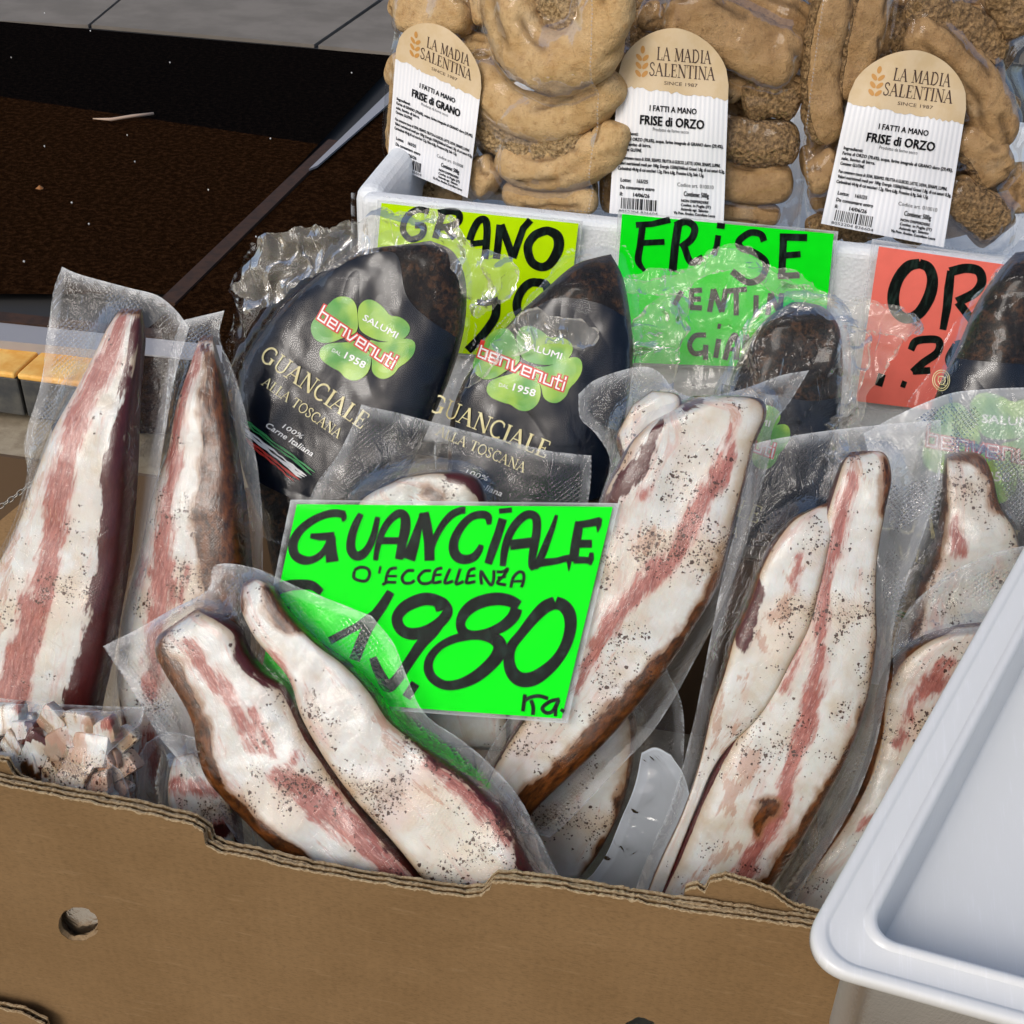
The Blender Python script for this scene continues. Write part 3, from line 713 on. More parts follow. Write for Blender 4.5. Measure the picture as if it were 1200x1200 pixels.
# ================================================================== CARDBOARD BOX
fp = front(0)
def board(name, top, bottom, y, th, parent, hole=None, lab=None, mat=None, left=None, right=None, lipmat=None):
    """corrugated board standing at y: two liners, an open fluted core along its top edge"""
    T = np.array(top, float); B = np.array(bottom, float)
    pl = Plane(y, 90)
    tw_ = pl.at(resample(T, max(60, len(T)*14), False)); tw_[:, 2] += fbm(tw_[:, 0]*160, tw_[:, 0]*0, 3, int(abs(y)*999)+3)*.0016+fbm(tw_[:, 0]*900, tw_[:, 0]*0, 2, int(abs(y)*999)+5)*.0006
    bw = pl.at(resample(B, 30, False))[::-1]
    out = np.vstack([tw_, bw]); loops = [out]
    if hole is not None:
        a = np.linspace(0, 2*math.pi, 31)[:-1]
        for hc, rx, ry in hole: loops.append(pl.at(np.stack([hc[0]+rx*np.cos(a)+RNG.randn(30)*.6, hc[1]+ry*np.sin(a)+RNG.randn(30)*.6], 1)))
    allp = np.vstack(loops); tri = tessellate_polygon([[Vector(p) for p in l] for l in loops])
    n = len(allp)
    lt = .0005
    for dy, nm in ((0, 'outer_liner'), (th-lt, 'inner_liner')):
        a = allp+[0, dy, 0]; b = a+[0, lt, 0]
        if dy: pass
        F = []
        for t in tri:
            p, q, r = [allp[i] for i in t]; nn = np.cross(q-p, r-p)
            t = list(t) if nn[1] < 0 else list(t)[::-1]
            F.append(t); F.append([i+n for i in t[::-1]])
        s0 = 0
        for l in loops:
            m = len(l)
            for i in range(m): F.append([s0+i, s0+(i+1) % m, s0+(i+1) % m+n, s0+i+n])
            s0 += m
        o = mk(nm, np.vstack([a, b]), F, mat or CARD, parent, smooth=False, label=lab if not dy else None)
    q_ = len(tw_); r1 = RNG.rand(q_); r2 = RNG.rand(q_)
    for dy in (0, th-lt):
        Z0 = np.zeros(q_); A_ = tw_+np.stack([Z0, Z0+dy-.0002, .0004+.0006*r1], 1); B_ = tw_+np.stack([Z0, dy+.0007+.0006*r2, .0003+.0005*r1], 1); C_ = tw_+np.stack([Z0, Z0+dy-.00035, -.0002-.0016*r2**3], 1)
        F_ = [[i, i+1, i+1+q_, i+q_] for i in range(q_-1)]+[[i+1, i, i+2*q_, i+1+2*q_] for i in range(q_-1)]
        mk('torn_edge', np.vstack([A_, B_, C_]), F_, FIBRE, parent, smooth=False)
    # flute
    L = np.r_[0, np.cumsum(np.linalg.norm(np.diff(tw_, axis=0), axis=1))]; m = max(20, int(L[-1]/.0012)); t = np.linspace(0, L[-1], m)
    c = np.stack([np.interp(t, L, tw_[:, k]) for k in range(3)], 1)
    c[:, 1] += th/2+(th/2-lt)*.93*np.sin(t*2*math.pi/.0062+RNG.rand()*6); c[:, 2] -= .0012+.0012*RNG.rand(m)
    dn = c-[0, 0, .018]
    mk('flute', np.vstack([c, dn]), [[i, i+1, i+1+m, i+m] for i in range(m-1)], CARDE, parent, smooth=True)
    if hole is not None:
      for l in loops[1:]:
        a = l+[0, lt, 0]; b = l+[0, th-lt, 0]; k = len(l); j = RNG.rand(k)*.002
        b2 = b.copy(); b2[:, 2] += j
        mk('hole_edge', np.vstack([a, b2]), [[i, (i+1) % k, (i+1) % k+k, i+k] for i in range(k)], CARDE, parent)
box = thing('cardboard_box', 'brown corrugated cardboard box with a punched round hole holding the meat packs', 'cardboard box', (-.05, .22, -.25))
TOP1 = [(-60, 903), (0, 920), (60, 931), (120, 943), (180, 955), (225, 966), (238, 974), (241, 990), (258, 999), (285, 1003), (330, 1015), (380, 1024), (440, 1035), (500, 1044), (545, 1051), (563, 1050), (574, 1042), (577, 1033), (600, 1034), (650, 1040), (700, 1049), (750, 1057), (800, 1067), (850, 1073), (900, 1080), (950, 1087), (1003, 1094)]
board('front', TOP1, [(-60, 1330), (400, 1350), (1003, 1380)], 0, .0042, box, hole=[((92, 1083), 24, 20), ((750, 1212), 22, 20)])
TOP2 = [(-60, 898), (0, 914), (60, 925), (120, 937), (180, 949), (228, 960), (246, 972), (249, 984), (262, 992), (300, 1000), (380, 1018), (440, 1029), (500, 1038), (545, 1044), (566, 1043), (582, 1027), (600, 1027), (650, 1033), (700, 1042), (750, 1049), (800, 1058), (850, 1065), (900, 1073), (950, 1080), (1000, 1087)]
board('inner_front', TOP2, [(-60, 1250), (60, 1255)] + [(120, 1262), (1000, 1300)], .0056, .0042, box, hole=[((92, 1081), 23, 18), ((750, 1210), 21, 18)])
# torn flap stumps standing behind the front wall
board('flap', [(-60, 880), (-10, 890), (8, 893), (14, 905), (22, 914), (38, 921), (44, 926)], [(-60, 960), (44, 980)], .0125, .0040, box)
board('flap', [(800, 1056), (803, 1043), (816, 1040), (826, 1046), (832, 1034), (850, 1030), (880, 1037), (905, 1047), (922, 1060), (935, 1066), (962, 1074)], [(800, 1130), (962, 1145)], .0125, .0045, box)
tf = Plane(.010, 62)      # torn paper curling forward
P, S, T = coons([(821, 1047), (845, 1043), (880, 1046), (915, 1062), (926, 1070)], [(926, 1070), (922, 1078)], [(824, 1053), (850, 1060), (880, 1052), (900, 1062), (922, 1078)], [(821, 1047), (824, 1053)], 30, 6)
uv = tf.uv(P); mk('torn_paper', tf.w(uv, .001+.0015*np.sin(S*9)), gfaces(6, 30)[:, ::-1], CARDE, box)
R0 = fp.at([(1003, 1150)])[0][0]
mk('side_wall', *box_vf(R0-.0045, R0-.0003, .0115, .46, -.30, -.17), CARD, box, smooth=False)
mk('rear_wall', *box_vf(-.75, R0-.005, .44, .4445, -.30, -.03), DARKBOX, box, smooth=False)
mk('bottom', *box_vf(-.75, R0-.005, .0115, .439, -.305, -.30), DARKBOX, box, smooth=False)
# box underneath / beside
xb = Plane(-.012, 90).at([(52, 1200)])[0]
b2 = thing('lower_box', 'second brown cardboard box whose torn top edge shows at the bottom left corner', 'cardboard box', (xb[0]-.1, -.03, xb[2]-.1))
board('front', [(-80, 1166), (0, 1182), (25, 1187), (52, 1200), (60, 1225)], [(-80, 1300), (60, 1300)], -.014, .005, b2)
b3 = thing('side_box', 'dark brown cardboard box just visible under the white tray', 'cardboard box', (R0+.12, .10, -.25))
bevel(mk('side_wall', *box_vf(R0+.004, R0+.0085, -.02, .40, -.25, -.15), CARD, b3, smooth=False), .001)
mk('front_wall', *box_vf(R0+.0095, R0+.45, .02, .025, -.25, -.155), CARD, b3, smooth=False)

# ================================================================== VACUUM PACKS
def pack(label, plane, pts, name='vacuum_pack', group='vacuum packs of cured pork in the box', cat='vacuum pack'):
    c = plane.at(np.array(pts, float)).mean(0); return thing(name, label, cat, c, group)
E_ = None
# --- left tall pack
pl = Plane(.115, 60)
o = pack('tall leftmost vacuum pack of pork jowl with one broad pink stripe', pl, [(75, 315), (0, 850), (130, 850)])
dL = meat(o, pl, [(143, 361), (130, 385), (120, 410), (103, 448), (80, 495), (58, 550), (34, 615), (8, 665), (-14, 720), (-28, 800), (-34, 900), (-36, 960)],
          [(166, 362), (170, 400), (166, 450), (164, 510), (162, 560), (157, 620), (148, 690), (136, 760), (120, 830), (112, 900), (108, 960)], T=.032,
          lean=[[(150, 372, 7), (142, 400, 9), (132, 432, 12), (114, 480, 13), (99, 540, 14), (88, 600, 13), (79, 650, 14), (64, 710, 16), (48, 770, 17), (34, 830, 18), (26, 900, 18)]],
          tan=[[(40, 620, 4), (26, 680, 6), (20, 740, 5)], [(70, 560, 3), (55, 600, 3)]],
          dark=[[(168, 372, 4), (161, 440, 5), (158, 500, 9), (155, 560, 12), (148, 640, 12), (138, 700, 14), (124, 770, 16), (110, 830, 16), (100, 900, 18)], [(11, 720, 7), (16, 724, 5)]],
          pep=.05, pepb=[(120, 430, 40, .9), (90, 480, 25, .8), (12, 720, 26, .9), (40, 700, 30, .5)], sideL='dark', sideR='dark', seed=1)
sd_ = [[(74, 313), (95, 322), (150, 337), (184, 346), (205, 362), (222, 384)], [(222, 384), (206, 440), (192, 520), (182, 600), (168, 690), (146, 790), (128, 870), (122, 950)], [(-50, 950), (30, 952), (122, 950)], [(74, 313), (62, 350), (50, 440), (30, 515), (34, 560), (18, 620), (-12, 690), (-36, 780), (-50, 950)]]
hf = field(pl, [dL], sum(sd_, []), 16); pack_films(o, pl, sd_, hf, 1)
# --- second tall pack
pl = Plane(.155, 60)
o = pack('narrow tall vacuum pack with brown peppered rind, right of the leftmost pack', pl, [(215, 380), (150, 900), (300, 700)])
d = meat(o, pl, [(236, 393), (226, 430), (213, 480), (204, 530), (190, 580), (178, 640), (162, 690), (152, 740), (150, 800), (158, 880), (165, 960)],
         [(250, 393), (262, 440), (274, 500), (284, 560), (292, 620), (296, 680), (294, 760), (286, 840), (270, 920), (262, 960)], T=.034,
         lean=[[(236, 410, 4), (230, 440, 5), (221, 500, 7), (215, 560, 8), (213, 620, 9), (206, 700, 12), (196, 800, 10)], [(186, 640, 4), (183, 680, 5)], [(235, 660, 4), (228, 700, 4)], [(196, 850, 9), (200, 890, 9)]],
         rind=[[(254, 420, 8), (260, 480, 13), (266, 540, 18), (272, 600, 24), (278, 660, 26), (280, 760, 26)]],
         dark=[[(140, 790, 10), (155, 850, 16), (165, 900, 16), (175, 940, 10)], [(246, 405, 3), (249, 425, 4)]],
         pep=.35, pepb=[(205, 590, 55, 1.0), (235, 600, 50, .9), (215, 690, 50, .5)], sideL='fat', sideR='rind', seed=4)
sd_ = [[(214, 376), (238, 370), (263, 364)], [(263, 364), (258, 395), (276, 440), (292, 500), (304, 560), (308, 630), (306, 720), (300, 850), (290, 960)], [(140, 960), (215, 962), (290, 960)], [(214, 376), (200, 420), (190, 520), (176, 600), (152, 690), (138, 760), (132, 860), (140, 960)]]
hf = field(pl, [d], sum(sd_, []), 16); pack_films(o, pl, sd_, hf, 5)
# --- diced pack
pl = Plane(.040, 58)
o = pack('small vacuum pack of diced cured pork cubes at the bottom left of the box', pl, [(0, 830), (130, 940)], 'diced_pack')
chunks = []
cell = [(8, 842, 22), (48, 838, 0), (36, 856, 18), (64, 846, 26), (100, 848, 27), (126, 858, 20), (20, 872, 20), (52, 874, 24), (82, 872, 28), (112, 876, 26), (8, 895, 22), (36, 898, 26), (66, 898, 20), (96, 900, 30), (124, 890, 18),
        (26, 918, 22), (52, 916, 22), (80, 918, 28), (106, 922, 24), (122, 916, 22), (40, 938, 24), (68, 938, 24), (94, 942, 24), (118, 938, 22), (-14, 860, 22), (-12, 885, 24), (-18, 910, 24), (4, 935, 24), (62, 862, 14), (100, 886, 14), (58, 955, 22), (90, 960, 22), (116, 960, 22), (30, 958, 22)]
cell = cell+[(x+13, y+11, 20 if sz else 0) for x, y, sz in cell[:26]]
for i, (x, y, sz) in enumerate(cell):
    if not sz: continue
    c = pl.uv([(x, y)], .008)[0]; k = sz*.5*.93/FOC*1.0
    rot = RNG.uniform(0, 1.57); k *= 1.32; ax = k*RNG.uniform(.85, 1.25); ay = k*RNG.uniform(.75, 1.1); az = k*RNG.uniform(.5, .8)
    G = np.linspace(-1, 1, 7); V = []; F = []
    # rounded, uneven cube from six grids
    for axis in range(3):
        for sg in (-1, 1):
            a, b = np.meshgrid(G, G, indexing='ij'); q = np.zeros((7, 7, 3)); q[..., axis] = sg; q[..., (axis+1) % 3] = a; q[..., (axis+2) % 3] = b
            q = q.reshape(-1, 3); nn = (np.abs(q)**7).sum(1)**(1/7); q = q/nn[:, None]
            b0 = len(V)*1; V += q.tolist(); ff = gfaces(7, 7)+b0
            F += (ff if sg > 0 else ff[:, ::-1]).tolist()
    V = np.array(V); V = V*[ax, ay, az]; V[:, 0] += V[:, 1]*RNG.uniform(-.3, .3); V[:, 2] += V[:, 0]*RNG.uniform(-.35, .35)+V[:, 1]*RNG.uniform(-.35, .35)
    nn = fbm(V[:, 0]*150+i, V[:, 1]*150+V[:, 2]*140, 2, i)*.0010; V += nn[:, None]*np.sign(V)
    cr, sr = math.cos(rot), math.sin(rot); uvp = np.stack([c[0]+V[:, 0]*cr-V[:, 1]*sr, c[1]+V[:, 0]*sr+V[:, 1]*cr], 1); h = (.010 if i < 34 else .002)+V[:, 2]+RNG.uniform(-.003, .003)
    g = sstep(.05, .4, vn(V[:, 0]*90+i*3.3, V[:, 1]*90+V[:, 2]*60, i))
    ty = i % 5
    A = {'lean': g*(.8 if ty == 0 else .1), 'dark': g*(1.0 if ty in (2,) else 0), 'tan': .08+g*.8, 'rind': g*(.85 if ty == 1 else 0)+.06, 'pep': np.full(len(V), .3+.25*RNG.rand()), 'rim': np.clip(np.abs(vn(V[:, 0]*120, V[:, 2]*120+i, i))*1.3+.2, 0, 1)}
    mk('meat_cube', pl.w(uvp, h), F, MEAT, o, A, uv=uvp+i*.1)
    chunks.append(dict(uv=uvp, h=h))
sd_ = [[(-40, 812), (0, 818), (60, 824), (130, 828), (169, 828)], [(169, 828), (165, 848), (150, 866), (140, 880), (152, 900), (158, 940), (156, 990)], [(-40, 990), (60, 992), (156, 990)], [(-40, 812), (-42, 900), (-40, 990)]]
hf = field(pl, chunks, sum(sd_, []), 4); film(o, pl, sd_, hf, wr=.0008, sealw=.004); film(o, pl, sd_, None, h0=-.004, off=0, mat=BACKFILM, name='film_back', ns=40, nt_=40)
tl_ = Plane(.0135, 88); film(o, tl_, [[(50, 1045), (140, 1050)], [(140, 1050), (136, 1130)], [(48, 1125), (136, 1130)], [(50, 1045), (48, 1125)]], None, mat=m_film('milky_bag_tail', haze=.9, gloss=.2, wr=.2, emb=.4, hz=(.92, .96, 1)), name='bag_tail', seed=77, wr=.001, ns=30, nt_=30)
# --- low slice peeking above the rim left of centre
pl = Plane(.085, 55)
o = pack('small peppered end of a slice low down between the diced pack and the front pair', pl, [(200, 890), (290, 980)])
d = meat(o, pl, [(206, 885), (203, 910), (206, 945), (215, 985), (225, 1020)], [(226, 882), (262, 900), (280, 940), (286, 985), (290, 1020)], T=.022, lean=[[(215, 915, 5), (240, 918, 9), (262, 926, 6)], [(235, 968, 5), (272, 962, 9)]], dark=[[(240, 972, 5), (275, 968, 8)]], pep=.6, sideL='dark', sideR='dark', seed=6, ns=50)
sd_ = [[(172, 870), (200, 858), (235, 866)], [(235, 866), (275, 890), (296, 940), (306, 1010)], [(176, 1010), (306, 1010)], [(172, 870), (160, 900), (166, 950), (176, 1010)]]
hf = field(pl, [d], sum(sd_, []), 12); pack_films(o, pl, sd_, hf, 8, crump=.003, cscale=50, ns=60, nt_=60)
# --- front pair
pl = Plane(.060, 54)
o = pack('front vacuum pack holding two peppered slices side by side, lying over the green price card', pl, [(125, 757), (560, 1045)])
dA = meat(o, pl, [(188, 742), (190, 765), (202, 790), (216, 812), (232, 845), (238, 880), (250, 910), (275, 940), (312, 975), (350, 1005), (400, 1042), (424, 1058)],
          [(232, 712), (262, 722), (284, 737), (292, 758), (312, 785), (338, 803), (356, 838), (376, 872), (402, 910), (432, 950), (472, 995), (510, 1040), (526, 1058)], T=.024,
          lean=[[(233, 752, 6), (252, 774, 10), (272, 800, 9), (288, 825, 8), (302, 850, 7), (314, 872, 4)], [(308, 830, 3), (322, 855, 4), (331, 880, 3)], [(337, 903, 8), (362, 918, 15), (390, 938, 16), (415, 962, 13), (445, 990, 11), (485, 1030, 9)], [(372, 940, 5), (400, 965, 6)], [(352, 880, 2), (350, 905, 3)]],
          rind=[[(196, 738, 8), (210, 726, 4)], [(186, 746, 12), (198, 770, 14), (214, 788, 11), (232, 815, 12), (247, 850, 11), (252, 885, 10), (268, 918, 11), (300, 952, 11), (345, 990, 12), (395, 1030, 13)]],
          dark=[[(284, 746, 5), (300, 770, 10), (318, 786, 9), (334, 800, 6)], [(440, 958, 2), (480, 1000, 3)], [(188, 748, 3), (200, 764, 5)]], tan=[[(395, 925, 4), (420, 935, 3)]],
          pep=.42, pepb=[(330, 870, 45, .7), (410, 950, 40, .75), (300, 770, 40, .6), (360, 925, 40, .7)], sideL='rind', sideR='dark', seed=10)
dB = meat(o, pl, [(284, 684), (287, 712), (303, 745), (322, 768), (344, 795), (358, 835), (378, 872), (404, 910), (436, 950), (476, 995), (512, 1040), (530, 1058)],
          [(296, 677), (318, 684), (340, 715), (376, 752), (412, 778), (442, 808), (466, 842), (500, 868), (536, 894), (572, 924), (598, 952), (622, 1000), (644, 1040), (650, 1058)], T=.026, h0=.001,
          lean=[[(508, 888, 3), (530, 905, 6), (556, 930, 9), (580, 955, 9), (598, 982, 5)], [(330, 765, 4), (352, 800, 2)]],
          tan=[[(452, 838, 2), (468, 866, 3), (500, 905, 3), (540, 948, 2)], [(470, 850, 3), (490, 880, 3)]],
          rind=[[(318, 690, 5), (332, 716, 10), (346, 730, 9), (356, 738, 4)], [(286, 690, 3), (290, 715, 3)]],
          dark=[[(478, 858, 2), (510, 882, 4), (548, 905, 6), (575, 930, 7), (596, 958, 5)], [(600, 975, 3), (630, 1025, 5)]],
          pep=.5, pepb=[(310, 720, 30, .8), (400, 770, 40, .8), (430, 900, 60, .6), (540, 990, 60, .8), (600, 1015, 45, 1.1), (360, 780, 40, .6)], sideL='fat', sideR='dark', seed=12)
sd_ = [[(122, 757), (160, 738), (200, 715), (243, 692), (254, 662), (300, 666), (345, 686), (395, 706), (436, 722)], [(436, 722), (462, 755), (480, 800), (500, 838), (548, 872), (600, 922), (630, 975), (660, 1036), (668, 1062)], [(330, 1062), (500, 1066), (668, 1062)], [(122, 757), (150, 800), (185, 860), (230, 915), (272, 975), (330, 1062)]]
hf = field(pl, [dA, dB], sum(sd_, []), 10)
film(o, pl, sd_, hf, seed=21, wr=.001, ns=130, nt_=150); film(o, pl, sd_, None, h0=-.004, off=0, mat=BACKFILM, name='film_back', seed=24, ns=50, nt_=50)
# --- slice behind the card (its curved top shows above it)
pl = Plane(.178, 60)
o = pack('vacuum pack behind the green price card with only the rounded slice top showing', pl, [(430, 500), (560, 800)])
d = meat(o, pl, [(440, 574), (425, 592), (418, 640), (430, 720), (470, 800), (520, 870)], [(470, 560), (520, 552), (560, 560), (574, 600), (590, 680), (600, 760), (600, 840), (600, 880)], T=.026, dark=[[(535, 556, 6), (562, 566, 8)]], tan=[[(500, 574, 8), (520, 588, 10)]], rind=[[(505, 572, 6), (520, 580, 7)]], pep=.5, seed=14, sideL='fat', sideR='dark')
sd_ = [[(424, 474), (480, 488), (560, 508), (630, 526), (692, 534)], [(692, 534), (688, 600), (660, 760), (640, 900)], [(400, 900), (640, 900)], [(424, 474), (398, 530), (364, 592), (360, 700), (400, 900)]]
hf = field(pl, [d], sum(sd_, []), 20); pack_films(o, pl, sd_, hf, 31, wr=.002, crump=.0022, cscale=26)
# --- slice low behind the big centre pack
pl = Plane(.192, 60)
o = pack('vacuum pack low behind the big centre pack, its pale slice showing by the black gap', pl, [(540, 850), (720, 1030)])
d = meat(o, pl, [(548, 820), (552, 850), (560, 900), (600, 1000), (640, 1080)], [(700, 800), (742, 830), (744, 880), (730, 940), (705, 990), (672, 1036), (660, 1080)], T=.026, dark=[[(545, 840, 7), (550, 880, 7)]], lean=[[(625, 830, 7), (600, 880, 7)]], pep=.3, rind=[[(735, 900, 3), (722, 955, 4), (690, 1010, 5)]], seed=16)
sd_ = [[(540, 800), (640, 790), (780, 780)], [(780, 780), (800, 830), (800, 900), (790, 980), (770, 1060), (760, 1110)], [(560, 1110), (760, 1110)], [(540, 800), (530, 900), (560, 1110)]]
hf = field(pl, [d], sum(sd_, []), 16); pack_films(o, pl, sd_, hf, 35, wr=.0025)
# --- white glossy bag bottom
pl = Plane(.150, 62)
WF = m_film('milky_bag_film', haze=.62, gloss=.07, wr=.45, emb=0, wscale=22, hz=(.80, .88, .97))
o = thing('empty_bag_end', 'milky bluish folded bag end standing at the foot of the black gap', 'plastic bag', pl.at([(730, 960)])[0])
film(o, pl, [[(752, 882), (768, 876), (786, 884)], [(786, 884), (802, 910), (808, 950), (790, 1000), (748, 1060), (740, 1090)], [(660, 1090), (700, 1092), (740, 1090)], [(752, 882), (744, 920), (728, 960), (706, 1010), (672, 1050), (660, 1090)]], None, wr=.004, mat=WF, name='film', seed=41, ns=50, nt_=60)
film(o, pl, [[(752, 882), (768, 876), (786, 884)], [(786, 884), (802, 910), (808, 950), (790, 1000), (748, 1060), (740, 1090)], [(660, 1090), (700, 1092), (740, 1090)], [(752, 882), (744, 920), (728, 960), (706, 1010), (672, 1050), (660, 1090)]], None, h0=-.004, off=0, wr=.001, mat=BACKFILM, name='film', seed=42, ns=30, nt_=30)
# --- big centre pack
pl = Plane(.135, 60)
o = pack('large centre vacuum pack with a long brown-edged slice, right of the green price card', pl, [(680, 450), (640, 970), (940, 440)])
d0 = meat(o, pl, [(742, 474), (732, 492), (722, 515), (730, 545), (735, 570)], [(764, 458), (794, 462), (798, 478), (786, 500), (770, 540)], T=.018, h0=-.001, pep=.7, dark=[[(722, 515, 4), (730, 540, 5)]], seed=17, ns=50, sideL='rind')
d = meat(o, pl, [(770, 486), (757, 500), (738, 520), (722, 548), (706, 582), (696, 640), (684, 700), (660, 760), (625, 822), (595, 868), (576, 905), (560, 950)],
         [(812, 464), (860, 464), (890, 468), (897, 486), (884, 520), (872, 570), (858, 620), (842, 680), (814, 730), (772, 792), (722, 852), (672, 902), (630, 944), (600, 990)], T=.034,
         lean=[[(855, 500, 5), (850, 530, 7), (838, 560, 8), (820, 590, 10), (803, 625, 12), (786, 652, 12), (752, 680, 12), (728, 708, 12), (712, 735, 9), (694, 768, 7), (680, 800, 4)], [(762, 570, 4), (758, 578, 4)]],
         dark=[[(774, 500, 5), (760, 528, 10), (742, 556, 11), (722, 580, 8), (712, 590, 5)], [(800, 478, 5), (818, 474, 5)]],
         tan=[[(855, 470, 3), (853, 500, 3)], [(770, 620, 8), (752, 640, 6)]],
         rind=[[(856, 632, 3), (844, 672, 8), (814, 724, 11), (770, 782, 14), (720, 838, 15), (668, 890, 15), (622, 938, 14)]],
         pep=.6, pepb=[(800, 500, 50, 1.0), (770, 600, 55, 1.0), (750, 640, 50, .9), (830, 620, 40, .7)], sideL='dark', sideR='rind', seed=18)
sd_ = [[(678, 462), (700, 444), (748, 430), (772, 436), (792, 458), (820, 466), (870, 456), (915, 440), (948, 434)], [(948, 434), (926, 470), (905, 500), (900, 540), (884, 600), (870, 650), (845, 712), (812, 778), (770, 850), (720, 905), (668, 960), (644, 982)], [(540, 940), (590, 960), (644, 982)], [(678, 462), (680, 490), (698, 508), (716, 540), (706, 580), (690, 620), (676, 700), (640, 780), (590, 850), (540, 940)]]
hf = field(pl, [d0, d], sum(sd_, []), 18); pack_films(o, pl, sd_, hf, 51)
# --- right pack
pl = Plane(.112, 60)
o = pack('vacuum pack of two overlapping slices with a small orange triangle, left of the white tray', pl, [(873, 520), (1100, 500), (760, 1060)])
d1 = meat(o, pl, [(966, 590), (930, 606), (908, 630), (890, 660), (876, 700), (858, 742), (846, 785), (832, 830), (820, 890), (800, 950), (772, 1010), (752, 1062), (745, 1090)],
          [(978, 586), (974, 620), (966, 655), (958, 690), (948, 730), (930, 765), (908, 808), (884, 842), (856, 870), (838, 895), (824, 925), (800, 985), (775, 1050), (765, 1090)], T=.026, h0=.006,
          dark=[[(884, 668, 4), (880, 695, 10), (874, 725, 13), (868, 748, 9), (864, 758, 3)]], tan=[[(935, 655, 5), (925, 675, 6), (919, 686, 5)], [(915, 700, 7), (905, 720, 7)], [(890, 740, 5), (896, 758, 4)], [(872, 780, 2), (862, 830, 3), (850, 880, 3)], [(845, 800, 2), (835, 870, 3)]],
          lean=[[(936, 650, 3), (924, 680, 4)]], pep=.25, pepb=[(950, 610, 20, .6), (850, 880, 30, .5)], sideL='rind', sideR='fat', seed=20)
d2 = meat(o, pl, [(996, 530), (984, 545), (974, 570), (962, 610), (952, 660), (936, 720), (905, 780), (870, 840), (840, 890), (815, 945), (790, 1005), (765, 1060), (758, 1092)],
          [(1015, 528), (1036, 532), (1042, 560), (1034, 600), (1026, 650), (1024, 700), (1025, 750), (1018, 800), (1004, 850), (984, 895), (962, 935), (940, 975), (915, 1015), (890, 1055), (880, 1092)], T=.024,
          lean=[[(992, 560, 5), (986, 600, 8), (976, 640, 7), (962, 690, 7), (955, 740, 7), (950, 800, 9), (938, 850, 9), (922, 900, 10), (903, 950, 12), (878, 995, 12), (855, 1045, 14)], [(935, 745, 3), (915, 800, 3)]],
          rind=[[(1036, 540, 5), (1036, 600, 5)], [(1023, 760, 3), (1014, 810, 4), (1000, 855, 6), (978, 900, 9), (955, 940, 11), (930, 980, 12), (900, 1030, 14)], [(888, 932, 3), (900, 936, 6), (890, 950, 6), (886, 966, 2)]],
          tan=[[(1000, 545, 4), (1005, 560, 4)], [(880, 880, 12), (850, 930, 10)], [(860, 980, 6), (820, 1010, 6)]],
          pep=.55, pepb=[(900, 860, 45, 1.1), (880, 920, 60, .9), (985, 690, 25, .6), (970, 850, 40, .6), (830, 1000, 60, .8)], sideL='dark', sideR='rind', seed=22)
sd_ = [[(872, 524), (900, 516), (960, 506), (1030, 498), (1102, 492)], [(1102, 492), (1103, 540), (1094, 590), (1070, 660), (1048, 730), (1040, 800), (1024, 880), (990, 960), (940, 1040), (920, 1092)], [(730, 1092), (820, 1096), (920, 1092)], [(872, 524), (866, 600), (846, 680), (830, 760), (814, 840), (790, 930), (752, 1020), (730, 1092)]]
hf = field(pl, [d1, d2], sum(sd_, []), 14); film(o, pl, sd_, hf, seed=61, ns=120, nt_=150); film(o, pl, sd_, None, h0=-.006, off=0, mat=BACKFILM, name='film_back', seed=62, ns=50, nt_=50)
# --- lower right pack
pl = Plane(.175, 60)
o = pack('vacuum pack with a pink speckled slice half covered by the white tray', pl, [(1045, 780), (1200, 640), (950, 1060)])
d = meat(o, pl, [(1122, 732), (1080, 746), (1046, 772), (1028, 810), (1022, 860), (1002, 920), (962, 985), (918, 1040), (895, 1085)], [(1160, 728), (1210, 740), (1240, 780), (1220, 860), (1170, 930), (1110, 1000), (1050, 1060), (1000, 1100)], T=.028,
         lean=[[(1105, 768, 6), (1085, 792, 9), (1066, 815, 6), (1058, 840, 4)], [(1052, 850, 7), (1044, 862, 4)], [(1078, 800, 5), (1060, 828, 4)], [(1010, 990, 8), (990, 1010, 5)], [(1020, 960, 4), (1030, 945, 5)], [(1068, 880, 6), (1040, 930, 8), (1000, 960, 4)], [(990, 1030, 7), (955, 1060, 6)], [(1100, 850, 5), (1085, 870, 5)]],
         dark=[[(1165, 735, 18), (1145, 765, 14), (1128, 795, 8), (1118, 810, 4)]], pep=.3, pepb=[(1075, 765, 25, .8), (1035, 910, 25, .5)], seed=24)
sd_ = [[(1046, 756), (1062, 718), (1100, 680), (1150, 652), (1215, 636)], [(1215, 636), (1250, 800), (1230, 1000), (1200, 1100)], [(880, 1100), (1000, 1104), (1200, 1100)], [(1046, 756), (1036, 830), (1016, 900), (970, 980), (920, 1050), (880, 1100)]]
hf = field(pl, [d], sum(sd_, []), 14); pack_films(o, pl, sd_, hf, 71, wr=.0035, crump=.0035, cscale=30, crf=lambda S, T: np.clip(1.4-T*1.0, 0.35, 1)*np.clip(1.3-S, 0.2, 1))
